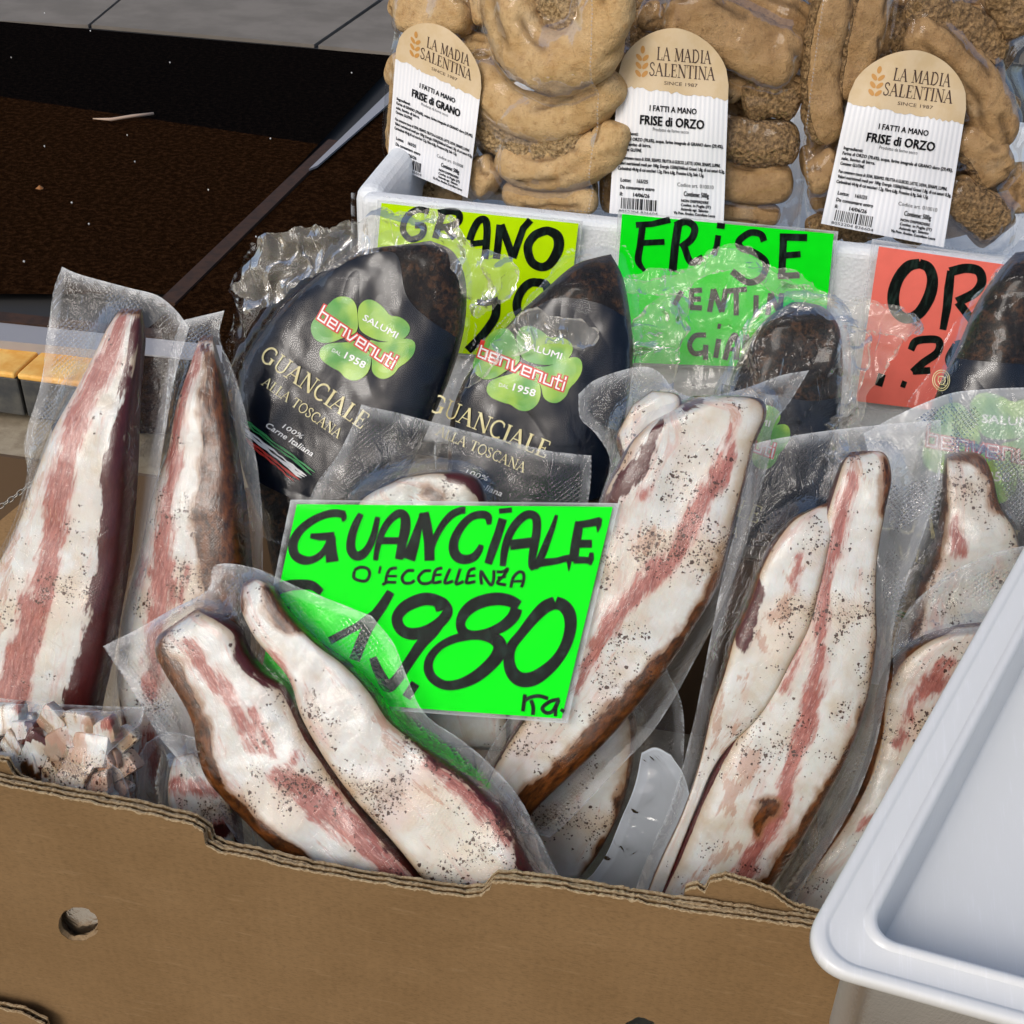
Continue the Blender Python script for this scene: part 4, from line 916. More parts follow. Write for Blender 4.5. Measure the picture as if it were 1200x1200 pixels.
# --- far right upper pack
pl = Plane(.235, 60)
o = pack('vacuum pack at the right edge with a dark-rimmed slice, behind the white tray', pl, [(1020, 500), (1200, 460), (1060, 720)])
d = meat(o, pl, [(1108, 532), (1104, 560), (1100, 610), (1086, 655), (1070, 695), (1060, 740), (1050, 800)], [(1126, 528), (1148, 533), (1160, 556), (1168, 592), (1184, 620), (1192, 660), (1200, 720), (1190, 800)], T=.030,
         rind=[[(1112, 534, 4), (1140, 536, 8), (1156, 556, 8), (1164, 590, 6)], [(1100, 560, 4), (1094, 620, 6), (1076, 670, 8), (1062, 730, 10)]], lean=[[(1116, 612, 6), (1114, 640, 8)]], dark=[[(1160, 575, 3), (1166, 596, 4)], [(1090, 650, 4), (1070, 690, 6)]], pep=.6, pepb=[(1135, 600, 40, .8)], seed=26)
sd_ = [[(1012, 508), (1050, 488), (1110, 462), (1160, 456), (1230, 455)], [(1230, 455), (1240, 600), (1230, 800)], [(1020, 800), (1120, 804), (1230, 800)], [(1012, 508), (1030, 600), (1024, 700), (1020, 800)]]
hf = field(pl, [d], sum(sd_, []), 22); pack_films(o, pl, sd_, hf, 75, wr=.004, crump=.002, cscale=22, mat=HAZY)
# ================================================================== BRANDED DARK PACKS
FC = Plane(0, 60)
SALCOLS = [BLACKF, CLOVER, RED, WHT, GOLD, GRN]
def rot_map(src, dst, ang, k=1.0):
    ca, sa = math.cos(R(ang))*k, math.sin(R(ang))*k
    def f(P):
        P = np.asarray(P, float); x = P[:, 0]-src[0]; y = P[:, 1]-src[1]
        return np.stack([dst[0]+x*ca-y*sa, dst[1]+x*sa+y*ca], 1)
    return f
def salumi_print(fm, clover_only=False):
    pr = Print(); z = zmap(340, 320, 7.5)
    pet = [[(592, 320), (575, 265), (540, 225), (470, 208), (400, 225), (320, 300), (215, 410), (188, 490), (215, 570), (280, 612), (370, 610), (460, 575), (560, 540), (600, 480)],
           [(602, 330), (625, 270), (680, 236), (750, 248), (830, 310), (885, 375), (960, 385), (1035, 435), (1058, 500), (1020, 565), (940, 600), (820, 600), (700, 560), (620, 500), (603, 410)],
           [(600, 600), (500, 610), (360, 620), (290, 650), (262, 705), (290, 770), (380, 835), (440, 865), (490, 920), (570, 946), (650, 915), (700, 850), (716, 760), (690, 680)],
           [(690, 600), (800, 610), (900, 600), (1000, 578), (1080, 590), (1106, 640), (1085, 720), (1020, 790), (960, 830), (915, 890), (840, 930), (770, 915), (725, 860), (722, 770)]]
    for p in pet:
        q = resample(z(p), 40, True, True)[:-1]; c = q.mean(0)
        pr.fan(fm(c+(q-c)*1.0), 1, 1)
    # word mark: techno strokes
    o = np.array([373.5, 373.5]); e = np.array([462, 433.5])-o; Lw = np.linalg.norm(e); dx = e/Lw; uy = np.array([.47, -.883])
    gl = {'b': [[(0, 1.75), (0, 0), (.8, 0), (.8, 1), (0, 1)]], 'e': [[(.8, 0), (0, 0), (0, 1), (.8, 1), (.8, .5), (.1, .5)]], 'n': [[(0, 0), (0, 1), (.8, 1), (.8, 0)]], 'v': [[(0, 1), (.15, 0), (.45, 0), (.85, 1)]],
          'u': [[(0, 1), (0, 0), (.8, 0), (.8, 1)]], 't': [[(.15, 1.5), (.15, 0), (.5, 0)], [(-.15, 1), (.55, 1)]], 'i': [[(0, 0), (0, 1)], [(0, 1.35), (0, 1.6)]]}
    adv = {'b': 1.18, 'e': 1.18, 'n': 1.18, 'v': 1.2, 'u': 1.18, 't': .85, 'i': .3}
    word = 'benvenuti'; tot = sum(adv[c] for c in word); kx = Lw/tot
    for lay, wd, col in ((2, 5.2, 2), (3, 1.9, 3)):
        cx = 0
        for ch in word:
            for st_ in gl[ch]:
                pts = [o+dx*(cx+x)*kx+uy*y*9.6 for x, y in st_]
                P = fm(pts)
                for a, b in zip(P[:-1], P[1:]):
                    d = b-a; L = np.linalg.norm(d)+1e-9; d = d/L*wd*.42; pr.ribbon([a-d+(b-a+2*d)*t for t in (0, .33, .66, 1)], wd, col, lay=lay)
            cx += adv[ch]
    def line(p0, p1):
        p0 = np.array(p0, float); p1 = np.array(p1, float); d = (p1-p0)/np.linalg.norm(p1-p0); u = np.array([d[1], -d[0]])
        return (lambda L: fm(p0+L[:, :1]*d-L[:, 1:2]*u)), np.linalg.norm(p1-p0)
    def zz(x, y): return (340+x/7.5, 320+y/7.5)
    f, L = line(zz(640, 410), zz(935, 575)); sans(pr, 'SALUMI', f, 0, 0, 7.6, L, 3, 2, embol=.35)
    f, L = line(zz(370, 690), zz(445, 730)); sans(pr, 'DAL', f, 0, 0, 4.6, L, 3, 2)
    f, L = line(zz(478, 745), zz(650, 838)); sans(pr, '1958', f, 0, 0, 8.4, L, 3, 2, embol=.5)
    def y1(x, y): return (270+x/6.667, 390+y/6.667)
    f, L = line(y1(228, 205), y1(1035, 760)); serif(pr, 'GUANCIALE', f, 0, 0, 20, L, 4, 2, 1.0)
    f, L = line(y1(250, 405), y1(850, 830)); serif(pr, 'ALLA TOSCANA', f, 0, 0, 11.5, L, 4, 2, .9)
    f, L = line(y1(410, 740), y1(560, 830)); sans(pr, '100%', f, 0, 0, 6, L, 3, 2, shear=.25)
    f, L = line(y1(275, 730), y1(640, 965)); sans(pr, 'Carne Italiana', f, 0, 0, 7, L, 3, 2, shear=.25, embol=.3)
    rs = np.random.RandomState(3)
    for k, (a, b, col) in enumerate([((118, 682), (665, 1090), 5), ((118, 705), (640, 1105), 5), ((120, 745), (600, 1120), 3), ((122, 765), (560, 1135), 3), ((126, 790), (585, 1128), 3), ((130, 825), (545, 1150), 2), ((135, 845), (500, 1155), 2)]):
        a = np.array(y1(*a)); b = np.array(y1(*b))
        pts = [a+(b-a)*t+rs.randn(2)*.45 for t in np.linspace(0, 1, 14)]; pr.ribbon(fm(pts), np.r_[.8, rs.uniform(1.4, 3.2, 12), .6], col, lay=2)
    return pr
def dark_pack(label, pl, L, Rr, lab, fm, T=.03, seed=0, prt=True):
    o = pack(label, pl, [L[0], L[-1], Rr[len(Rr)//2]], 'branded_pork_jowl', 'branded black packs of pork jowl')
    d = meat(o, pl, L, Rr, T=T, mat=CRUST, name='crusted_meat', n=2.9, seed=seed, lump=.0032, capw=.08)
    hf = field(pl, [d], list(L)+list(Rr), 8)
    def surf(P, off):
        uv = pl.uv(P, T*.8); uv = pl.uv(P, hf(uv)); return pl.w(uv, hf(uv)+off)
    if lab:
        P, S, TT = coons(*lab, 90, 90); uv = pl.uv(P, T*.8); uv = pl.uv(P, hf(uv)); h = hf(uv)
        wv = ridge(uv[:, 0]*30, uv[:, 1]*30, 2, seed+3)*.00005
        mk('label_film', pl.w(uv, h+.0009+wv), gfaces(90, 90), BLACKF, o, uv=uv)
        if prt: salumi_print(fm).build(o, lambda P, off: surf(P, off), SALCOLS, off=.0016, name='printed_label')
    return o, pl, hf, d
idm = lambda P: np.asarray(P, float)
# A
plA = Plane(.245, 60)
LA = [(452, 290), (408, 303), (362, 335), (320, 378), (290, 425), (279, 470), (284, 530), (300, 585), (318, 640), (330, 720)]
RA = [(505, 282), (532, 296), (546, 330), (545, 380), (532, 430), (512, 480), (485, 540), (455, 600), (430, 660), (410, 720)]
oA, _, hA, dA_ = dark_pack('upright black pack of pork jowl with the whole clover logo readable, on the left', plA, LA, RA,
    [[(408, 306), (440, 296), (466, 300), (476, 345), (500, 372), (536, 396)], [(536, 396), (520, 450), (490, 520), (462, 565)], [(288, 556), (330, 578), (370, 590), (462, 565)], [(408, 306), (362, 338), (322, 380), (292, 428), (282, 475), (288, 556)]], idm, seed=31)
film(oA, plA, [[(262, 415), (282, 350), (276, 334), (296, 294), (320, 276), (380, 268), (430, 256), (462, 246), (505, 246), (535, 262), (556, 292), (574, 308)], [(574, 308), (560, 380), (545, 460), (520, 540), (500, 620)], [(290, 620), (400, 640), (500, 620)], [(262, 415), (272, 480), (280, 550), (290, 620)]], hA, off=.0025, mat=TIGHTC, name='clear_bag', seed=33, crump=.0045, cscale=42, crf=lambda S, T: np.clip(1.0-T*3.6, .05, 1), jag=8, ns=150, nt_=150, sealw=.001)
film(oA, plA, [[(276, 334), (300, 292), (318, 276), (380, 270), (425, 258), (470, 244), (520, 246), (552, 286), (600, 308)], [(600, 308), (606, 328), (598, 348)], [(300, 372), (345, 340), (392, 312), (446, 292), (500, 290), (532, 320), (560, 372), (598, 348)], [(276, 334), (282, 352), (300, 372)]], None, h0=.018, mat=CRUMP, name='bag_neck', seed=35, crump=.007, cscale=55, jag=8, ns=160, nt_=40, sealw=.001)
# B
plB = Plane(.232, 60)
LB = [(705, 300), (672, 312), (640, 340), (605, 372), (570, 412), (542, 452), (528, 500), (526, 560), (530, 640), (540, 720)]
RB = [(716, 298), (730, 325), (738, 365), (742, 410), (738, 460), (728, 510), (716, 560), (706, 620), (700, 680), (690, 720)]
fmB = rot_map((425, 395), (617, 428), -12, 1.03)
oB, _, hB, dB_ = dark_pack('black pack of pork jowl with its logo half under wrinkled film, in the middle', plB, LB, RB,
    [[(612, 372), (650, 350), (700, 355), (734, 372)], [(734, 372), (738, 430), (730, 500), (712, 580)], [(530, 590), (610, 606), (712, 580)], [(612, 372), (572, 415), (545, 455), (531, 510), (530, 590)]], fmB, seed=36)
film(oB, plB, [[(512, 480), (560, 412), (600, 372), (640, 330), (668, 296), (700, 286), (735, 288)], [(735, 288), (752, 360), (750, 450), (738, 540), (720, 620)], [(516, 620), (620, 630), (720, 620)], [(512, 480), (512, 550), (516, 620)]], hB, off=.0025, mat=TIGHTC, name='clear_bag', seed=37, crump=.0045, cscale=38, crf=lambda S, T: np.clip(1.1-T*3.0, .06, 1), jag=7, ns=140, nt_=140, sealw=.001)
film(oB, plB, [[(556, 430), (596, 384), (630, 360), (652, 368), (690, 382)], [(690, 382), (704, 392), (690, 408)], [(545, 462), (590, 420), (640, 408), (690, 408)], [(556, 430), (545, 462)]], None, h0=.036, mat=CRUMP, name='bag_fold', seed=39, crump=.005, cscale=60, jag=7, ns=90, nt_=40, sealw=.001)
# C
plC = Plane(.262, 60)
LC = [(928, 354), (900, 372), (878, 398), (862, 430), (848, 470), (838, 520), (832, 580), (830, 640)]
RC = [(944, 354), (966, 362), (982, 385), (986, 420), (985, 460), (980, 520), (972, 580), (965, 640)]
oC, _, hC, dC_ = dark_pack('black pack with a bare brown peppered tip, under the torn film by the red card', plC, LC, RC, 
    [[(846, 450), (900, 462), (950, 470), (986, 465)], [(986, 465), (980, 530), (965, 620)], [(834, 610), (900, 625), (965, 620)], [(846, 450), (838, 520), (834, 610)]], rot_map((425, 395), (862, 508), -14, 1.0), seed=41)
film(oC, plC, [[(728, 330), (760, 318), (800, 318), (840, 292), (872, 290), (905, 312), (940, 322), (978, 350), (1010, 352), (1060, 362), (1080, 380)], [(1080, 380), (1050, 410), (1032, 440), (1012, 480), (1000, 560)], [(740, 560), (860, 580), (1000, 560)], [(728, 330), (738, 400), (744, 470), (740, 560)]], hC, off=.003, mat=CRUMP, name='clear_bag', seed=43, crump=.007, cscale=32, crf=lambda S, T: np.clip(1.25-T*1.3, .3, 1), jag=8, ns=170, nt_=130, sealw=.001)
film(oC, plC, [[(728, 322), (770, 330), (806, 316), (840, 294), (880, 296), (925, 326), (970, 348), (1030, 356), (1080, 374)], [(1080, 374), (1074, 390), (1060, 396)], [(742, 352), (800, 344), (845, 318), (890, 330), (930, 356), (985, 382), (1060, 396)], [(728, 322), (734, 340), (742, 352)]], None, h0=.026, mat=CRUMP, name='bag_neck', seed=45, crump=.006, cscale=50, jag=7, ns=160, nt_=40, sealw=.001)
film(oC, plC, [[(976, 384), (1000, 380), (1024, 392)], [(1024, 392), (1010, 440), (1000, 500), (990, 560)], [(950, 560), (970, 562), (990, 560)], [(976, 384), (972, 450), (960, 510), (950, 560)]], None, h0=.016, mat=CRUMP, name='bag_fold', seed=46, crump=.006, cscale=70, jag=4, ns=50, nt_=90, sealw=.001)
film(oC, plC, [[(744, 372), (770, 350), (806, 352)], [(806, 352), (800, 400), (790, 460)], [(752, 470), (790, 460)], [(744, 372), (742, 420), (752, 470)]], None, h0=.022, mat=CRUMP, name='bag_fold', seed=47, crump=.008, cscale=60, jag=5, ns=60, nt_=70, sealw=.001)
# D
plD = Plane(.268, 60)
LD = [(1190, 296), (1166, 322), (1142, 360), (1124, 404), (1104, 446), (1088, 490), (1072, 540), (1060, 600)]
RD = [(1220, 292), (1250, 310), (1262, 360), (1256, 430), (1244, 500), (1230, 560), (1210, 600), (1200, 640)]
oD, _, hD, dD_ = dark_pack('black pack at the right edge leaning diagonally with a round stamp', plD, LD, RD,
    [[(1118, 420), (1170, 425), (1240, 430)], [(1240, 430), (1240, 480), (1200, 600)], [(1070, 560), (1140, 590), (1200, 600)], [(1118, 420), (1104, 450), (1090, 500), (1070, 560)]], rot_map((425, 395), (1160, 520), -24, 1.35), seed=51)
pr = Print()
for r_, n_ in ((12, 30), (9.5, 26), (5, 16)): pr.ribbon([(1101+r_*.8*math.cos(a), 446+r_*math.sin(a)) for a in np.linspace(0, 6.283, n_)], .9, 4)
pr.ribbon([(1097, 441), (1106, 443), (1098, 450), (1106, 452)], .9, 4)
def surfD(P, off):
    uv = plD.uv(P, .024); uv = plD.uv(P, hD(uv)); return plD.w(uv, hD(uv)+off)
pr.build(oD, surfD, SALCOLS, off=.0030, name='stamp')
film(oD, plD, [[(1178, 300), (1200, 280), (1240, 276)], [(1240, 276), (1270, 400), (1250, 560)], [(1050, 570), (1140, 590), (1250, 560)], [(1178, 300), (1128, 365), (1092, 430), (1052, 496), (1050, 570)]], hD, off=.003, mat=CLEAR, name='clear_bag', seed=53, crump=.003, cscale=35, jag=3, ns=90, nt_=110, sealw=.001)

# ================================================================== STYROFOAM BOX AND PRICE CARDS
YS = .55; ZT = .238
xl = Plane(YS, 90).at([(422, 240)])[0][0]
fb = thing('foam_box', 'white foam box wrapped in clear plastic holding the bags of dried bread', 'foam box', (xl+.45, YS+.2, .0))
def foam(name, x0, x1, y0, y1, z0, z1, b=.008):
    return bevel(mk(name, *box_vf(x0, x1, y0, y1, z0, z1), FOAM, fb, smooth=False), b, 4)
foam('front_wall', xl, xl+.95, YS, YS+.022, -.02, ZT)
foam('side_wall', xl-.010, xl+.020, YS+.010, YS+.42, -.02, ZT+.004, .014)
foam('bottom', xl+.02, xl+.95, YS+.022, YS+.42, .02, .05)
foam('rear_wall', xl+.02, xl+.95, YS+.42, YS+.45, -.02, ZT)
pS = Plane(YS-.0055, 90)
film(fb, pS, [[(412, 226), (700, 250), (1000, 282), (1230, 306)], [(1230, 306), (1230, 480)], [(410, 420), (800, 450), (1230, 480)], [(412, 226), (410, 420)]], None, mat=CLEAR, name='plastic_wrap', seed=61, wr=.002, crump=.0018, cscale=20, ns=160, nt_=50, sealw=.001)
def card(label, pl, cs, mat, pr, off=.0005, sleeve=8, bow=.0, group=None):
    TL, TR, BR, BL = [np.array(c, float) for c in cs]
    o = thing('price_card', label, 'price card', pl.at([(TL+TR+BR+BL)/4])[0], group)
    P, S, T = coons([TL, TR], [TR, BR], [BL, BR], [TL, BL], 40, 30, False)
    def hb(uvp): return bow*np.sin((uvp[:, 0]-pl.uv([(TL+BL)/2])[0][0])*14)+.0
    uv = pl.uv(P); h = hb(uv)
    A = pl.w(uv, h); B = pl.w(uv, h-.0005); n = len(A)
    mk('card', np.vstack([A, B]), np.vstack([gfaces(30, 40)[:, ::-1], gfaces(30, 40)+n]), mat, o)
    pr.build(o, lambda P, off: (lambda u: pl.w(u, hb(u)+off))(pl.uv(P)), [INK], off=off, name='handwriting')
    k = sleeve; c = (TL+TR+BR+BL)/4
    ex = lambda p: p+(p-c)/np.linalg.norm(p-c)*k
    a, b, c2, d = ex(TL), ex(TR), ex(BR), ex(BL)
    film(o, pl, [[a, b], [b, c2], [d, c2], [a, d]], None, h0=.0022, off=0, mat=SLEEVE, name='sleeve', seed=int(TL[0]), wr=.0007, ns=60, nt_=50, sealw=.0015)
    film(o, pl, [[a, b], [b, c2], [d, c2], [a, d]], None, h0=-.0025, off=0, mat=SLEEVE, name='sleeve', seed=int(TL[0])+1, wr=.0004, ns=20, nt_=20, sealw=.0015)
    return o
# big green card
pr = Print()
z1 = zmap(320, 580, 5.4545); z2 = zmap(520, 580, 5.4545); z3 = zmap(340, 680, 6); z4 = zmap(500, 680, 6)
def br(z, pts, w_, sm_=True, closed=False, n=None): pr.ribbon(z(pts), np.array(w_ if np.ndim(w_) else [w_]*len(pts), float), 0, smooth=sm_, n=n, closed=closed)
br(z1, [(462, 128), (400, 116), (320, 132), (240, 172), (170, 232), (130, 310), (140, 380), (190, 415), (250, 415), (310, 380), (345, 330), (362, 290)], [9, 9.5, 9, 9.5, 10, 11, 11, 11, 9, 8, 7, 7])
br(z1, [(442, 100), (455, 140), (448, 170)], [5, 7, 3])
br(z1, [(240, 262), (300, 268), (395, 262)], [6, 9, 10], False); br(z1, [(375, 262), (372, 320), (375, 380), (382, 428)], [10, 12, 14, 15], False)
br(z1, [(565, 120), (530, 190), (505, 270), (500, 340), (525, 385), (565, 385), (610, 340), (645, 260), (672, 140)], [7, 9, 10, 11, 11, 11, 9, 8, 6])
br(z1, [(657, 418), (672, 330), (705, 230), (755, 155), (810, 118), (845, 140), (848, 210), (830, 300), (808, 412)], [6, 7, 8, 9, 10, 11, 12, 11, 10]); br(z1, [(690, 292), (830, 292)], 8.5, False)
br(z1, [(868, 412), (900, 320), (930, 215), (965, 118)], [16, 13, 9, 8], False); br(z1, [(965, 112), (985, 200), (1000, 300), (1003, 420)], [12, 12, 12, 12], False); br(z1, [(1000, 415), (1030, 300), (1080, 200), (1140, 130), (1200, 100), (1232, 98)], [6, 7, 8, 9, 8.5, 8.5])
br(z2, [(292, 190), (285, 140), (245, 125), (180, 140), (120, 195), (75, 275), (65, 345), (90, 395), (140, 412), (195, 395), (230, 350), (242, 318)], [5, 9, 9.5, 9, 9.5, 10.5, 11.5, 12, 11, 10, 8, 6])
br(z2, [(380, 152), (350, 250), (318, 340), (285, 440)], [10, 10, 10.5, 9], False); br(z2, [(355, 104), (437, 96)], 6, False)
br(z2, [(378, 455), (392, 350), (425, 245), (480, 165), (540, 125), (590, 145), (595, 230), (578, 330), (562, 440), (575, 480)], [7, 9, 9.5, 10, 10, 10, 10, 10, 8, 5]); br(z2, [(425, 320), (590, 300)], 12, False)
br(z2, [(722, 128), (700, 200), (665, 290), (630, 380), (585, 470)], [4, 6, 8, 9, 7]); br(z2, [(560, 455), (640, 432), (720, 422), (800, 402), (860, 410)], [6, 9, 8, 8, 8]); br(z2, [(800, 400), (802, 440), (800, 488)], [9, 5, 1], False)
br(z2, [(868, 170), (855, 250), (840, 330), (830, 425)], [10, 11, 11, 11], False); br(z2, [(850, 192), (930, 182), (1005, 165)], [8, 9, 10], False); br(z2, [(992, 150), (990, 200), (984, 240)], [8, 6, 1], False)
br(z2, [(850, 312), (948, 312)], 9.5, False); br(z2, [(830, 415), (900, 416), (940, 420)], [9, 8, 8], False); br(z2, [(945, 368), (942, 410), (935, 450)], [5, 7, 3], False)
w4 = 3.7
br(z1, [(520, 480), (560, 462), (605, 470), (620, 505), (600, 545), (560, 548), (520, 528), (522, 485)], w4); br(z1, [(690, 455), (680, 502)], 3, False)
br(z1, [(795, 465), (750, 475), (728, 520), (722, 560), (700, 572)], w4); br(z1, [(735, 518), (795, 518)], 3, False); br(z1, [(715, 556), (790, 558)], 3.4, False)
br(z1, [(905, 482), (860, 485), (828, 525), (842, 560), (880, 562), (908, 545)], w4); br(z1, [(1012, 482), (965, 488), (932, 528), (950, 562), (990, 565), (1020, 550)], w4)
br(z1, [(1085, 465), (1045, 478), (1028, 525), (1030, 560), (1080, 552)], w4); br(z1, [(1035, 512), (1080, 508)], 3, False)
br(z1, [(1135, 470), (1112, 520), (1102, 562), (1155, 550)], w4); br(z2, [(108, 470), (92, 520), (82, 568), (130, 552)], w4)
br(z2, [(205, 468), (168, 482), (152, 530), (150, 562), (205, 552)], w4); br(z2, [(160, 518), (205, 514)], 3, False)
br(z2, [(242, 480), (238, 520), (245, 572)], w4); br(z2, [(245, 490), (275, 540), (305, 575), (320, 540), (322, 480)], w4)
br(z2, [(340, 490), (380, 490), (412, 470), (385, 515), (345, 560), (400, 575)], w4); br(z2, [(345, 528), (400, 522)], 3, False)
br(z2, [(430, 592), (445, 530), (480, 492), (510, 500), (512, 545), (498, 590)], w4); br(z2, [(442, 552), (510, 550)], 3, False)
br(z3, [(-200, 260), (-190, 160), (-120, 80), (-20, 40), (90, 30), (160, 38), (225, 85)], [14, 15, 14, 13, 12, 11, 8]); br(z3, [(-200, 260), (-190, 380), (-120, 460), (-20, 480), (60, 450)], 13)
br(z3, [(-260, 230), (0, 210)], 9, False); br(z3, [(-250, 320), (-20, 300)], 9, False)
br(z3, [(712, 80), (650, 180), (590, 262), (545, 340), (500, 440), (455, 560)], [10, 12, 13, 13, 13, 13], False); br(z3, [(280, 425), (380, 372), (480, 320), (590, 245)], [9, 9, 9, 11], False)
br(z3, [(1060, 215), (1040, 150), (960, 130), (880, 150), (800, 195), (755, 265), (780, 340), (850, 375), (950, 360), (1050, 300), (1110, 225), (1090, 160), (1040, 125)], [10, 14, 15, 15, 14, 13, 13, 14, 14, 13, 12, 10, 8])
br(z3, [(1100, 230), (1020, 350), (930, 440), (860, 540), (800, 630), (740, 710), (690, 745), (650, 690), (610, 610), (585, 540)], [10, 12, 13, 12, 12, 13, 14, 13, 11, 9]); br(z3, [(885, 722), (820, 822)], 11, False)
br(z4, [(650, 180), (590, 145), (510, 130), (420, 140), (330, 175), (265, 235), (240, 310), (270, 370), (340, 385), (440, 365), (540, 320), (610, 255), (635, 195)], [13, 14, 15, 15, 15, 13, 11, 12, 11, 11, 13, 14, 14])
br(z4, [(300, 390), (200, 410), (100, 460), (30, 540), (15, 620), (50, 690), (130, 735), (230, 728), (340, 680), (440, 600), (505, 520), (515, 450), (470, 405), (390, 385), (310, 388)], [10, 10, 9, 10, 11, 11, 11, 12, 14, 15, 16, 16, 15, 12, 10])
br(z4, [(905, 155), (830, 190), (750, 270), (670, 370), (600, 460), (580, 550), (600, 640), (660, 695), (750, 690), (850, 625), (930, 540), (985, 440), (1012, 330), (1005, 240), (965, 180), (905, 155)], [15, 15, 13, 11, 12, 13, 15, 17, 17, 15, 13, 13, 14, 15, 15, 15])
br(z4, [(692, 800), (685, 860), (678, 920)], 4.5, False); br(z4, [(690, 845), (730, 822), (790, 812), (855, 830)], 4.5); br(z4, [(735, 840), (750, 890), (748, 945)], 4.5)
br(z4, [(935, 835), (870, 850), (815, 895), (840, 930), (885, 920), (920, 860)], 4.5); br(z4, [(930, 840), (908, 900), (905, 955)], 4, False); br(z4, [(948, 925), (962, 905)], 5, False)
pG = Plane(.088, 58)
card('large fluorescent green handwritten card reading guanciale, 1980, leaning on the front packs', pG, [(348, 591), (718, 594), (658, 842), (300, 816)], NEONG, pr, bow=.001, sleeve=9)
# yellow
pY = Plane(YS-.010, 90); gC = 'handwritten price cards on the foam box'
pr = Print(); z = zmap(440, 230, 4.615)
br(z, [(290, 80), (230, 70), (170, 110), (150, 180), (190, 230), (250, 210), (260, 160), (215, 155)], 7.5)
br(z, [(368, 85), (345, 150), (325, 225)], 8, False); br(z, [(340, 88), (410, 78), (452, 92), (450, 135), (400, 160), (350, 165)], 8); br(z, [(385, 165), (430, 225)], 8, False)
br(z, [(510, 235), (530, 180), (560, 130), (595, 125), (605, 180), (600, 260), (592, 335)], 8.5); br(z, [(515, 255), (600, 245)], 7, False)
br(z, [(655, 335), (665, 250), (675, 150)], 8.5, False); br(z, [(680, 150), (710, 230), (745, 330)], 8.5, False); br(z, [(745, 330), (775, 240), (800, 170), (840, 125)], 8, False)
br(z, [(912, 185), (860, 210), (825, 270), (845, 350), (900, 380), (950, 355), (990, 280), (985, 215), (940, 185), (905, 187)], [10, 10, 10, 10, 10, 11, 12, 12, 10, 10])
br(z, [(550, 568), (600, 575), (665, 555)], 7, False); br(z, [(655, 555), (650, 640), (610, 710), (560, 770), (500, 830)], 10)
br(z, [(900, 465), (840, 465), (790, 510), (765, 590), (800, 660), (880, 640), (930, 560), (925, 480), (880, 462)], 10); br(z, [(910, 600), (860, 720), (790, 800)], 10)
card('yellow handwritten price card on the white foam box, partly behind crumpled film', pY, [(447, 238), (678, 262), (660, 424), (432, 404)], NEONY, pr, bow=.001, sleeve=6, group=gC)
# green small
pr = Print(); z = zmap(720, 240, 4.286)
br(z, [(108, 100), (190, 95), (280, 72)], [7, 7, 8], False); br(z, [(142, 100), (130, 200), (120, 280), (152, 330)], [8, 8, 8, 4]); br(z, [(140, 190), (252, 184)], 7, False)
br(z, [(322, 90), (305, 200), (292, 332)], 9.5, False); br(z, [(305, 102), (360, 82), (402, 110), (390, 165), (335, 212)], 8.5); br(z, [(350, 205), (385, 285), (445, 262)], 8)
br(z, [(522, 150), (515, 200), (500, 250)], 7, False); br(z, [(515, 100), (555, 105)], 7, False)
br(z, [(752, 180), (735, 145), (680, 138), (625, 180), (640, 215), (700, 235), (760, 285), (740, 360), (670, 385), (590, 330)], 8)
br(z, [(850, 155), (845, 250), (840, 355)], 8.5, False); br(z, [(830, 158), (968, 162)], 8.5, False); br(z, [(850, 252), (935, 245)], 7.5, False); br(z, [(820, 355), (930, 350)], 7.5, False)
for q in ([(440, 425), (380, 430)], [(388, 425), (385, 515)], [(385, 470), (435, 470)], [(380, 512), (440, 515)], [(478, 535), (498, 420)], [(498, 420), (540, 535)], [(540, 535), (560, 420)], [(550, 432), (665, 420)], [(612, 430), (612, 552)], [(712, 450), (710, 560)], [(770, 550), (785, 440)], [(785, 440), (830, 545)], [(830, 545), (840, 440)], [(300, 500), (340, 430)],
          [(525, 670), (508, 765)], [(518, 605), (535, 608)], [(652, 745), (660, 650)], [(660, 650), (705, 745)], [(705, 745), (720, 650)]): br(z, q, 6.2, False)
br(z, [(460, 650), (405, 655), (378, 700), (400, 742), (450, 735), (460, 700)], 6); br(z, [(460, 700), (458, 775)], 6, False); br(z, [(555, 775), (575, 700), (605, 650), (618, 700), (612, 775)], 6.5); br(z, [(565, 722), (615, 722)], 5, False)
card('green handwritten price card reading frise, on the white foam box', pY, [(729, 251), (977, 274), (962, 432), (716, 424)], NEONG, pr, sleeve=6, bow=.001, group=gC)
# red
pr = Print(); z = zmap(960, 260, 4.615)
br(z, [(545, 222), (480, 240), (425, 310), (400, 400), (415, 480), (470, 520), (540, 490), (595, 400), (612, 310), (590, 245), (540, 222)], [11, 13, 13, 14, 13, 12, 13, 14, 13, 12, 11])
br(z, [(712, 262), (700, 360), (690, 460), (668, 580)], [9, 11, 10, 8], False); br(z, [(705, 268), (790, 248), (860, 262), (878, 320), (840, 380), (745, 430)], 11); br(z, [(750, 430), (850, 560)], 10, False)
br(z, [(950, 290), (1060, 300), (960, 520), (1090, 530)], 10, False)
br(z, [(495, 690), (520, 645), (580, 632), (645, 640), (640, 700), (560, 760), (505, 810)], [8, 9, 9, 9, 9, 9, 9]); br(z, [(505, 805), (600, 800)], 8, False); br(z, [(320, 885), (340, 820)], 9, False); br(z, [(450, 892), (462, 858)], 6, False); br(z, [(740, 660), (700, 740), (740, 800), (800, 740), (770, 660), (735, 662)], 9)
card('red orange handwritten price card on the foam box at the right', pY, [(1030, 289), (1236, 318), (1216, 494), (1003, 470)], NEONR, pr, sleeve=12, bow=.001, group=gC)

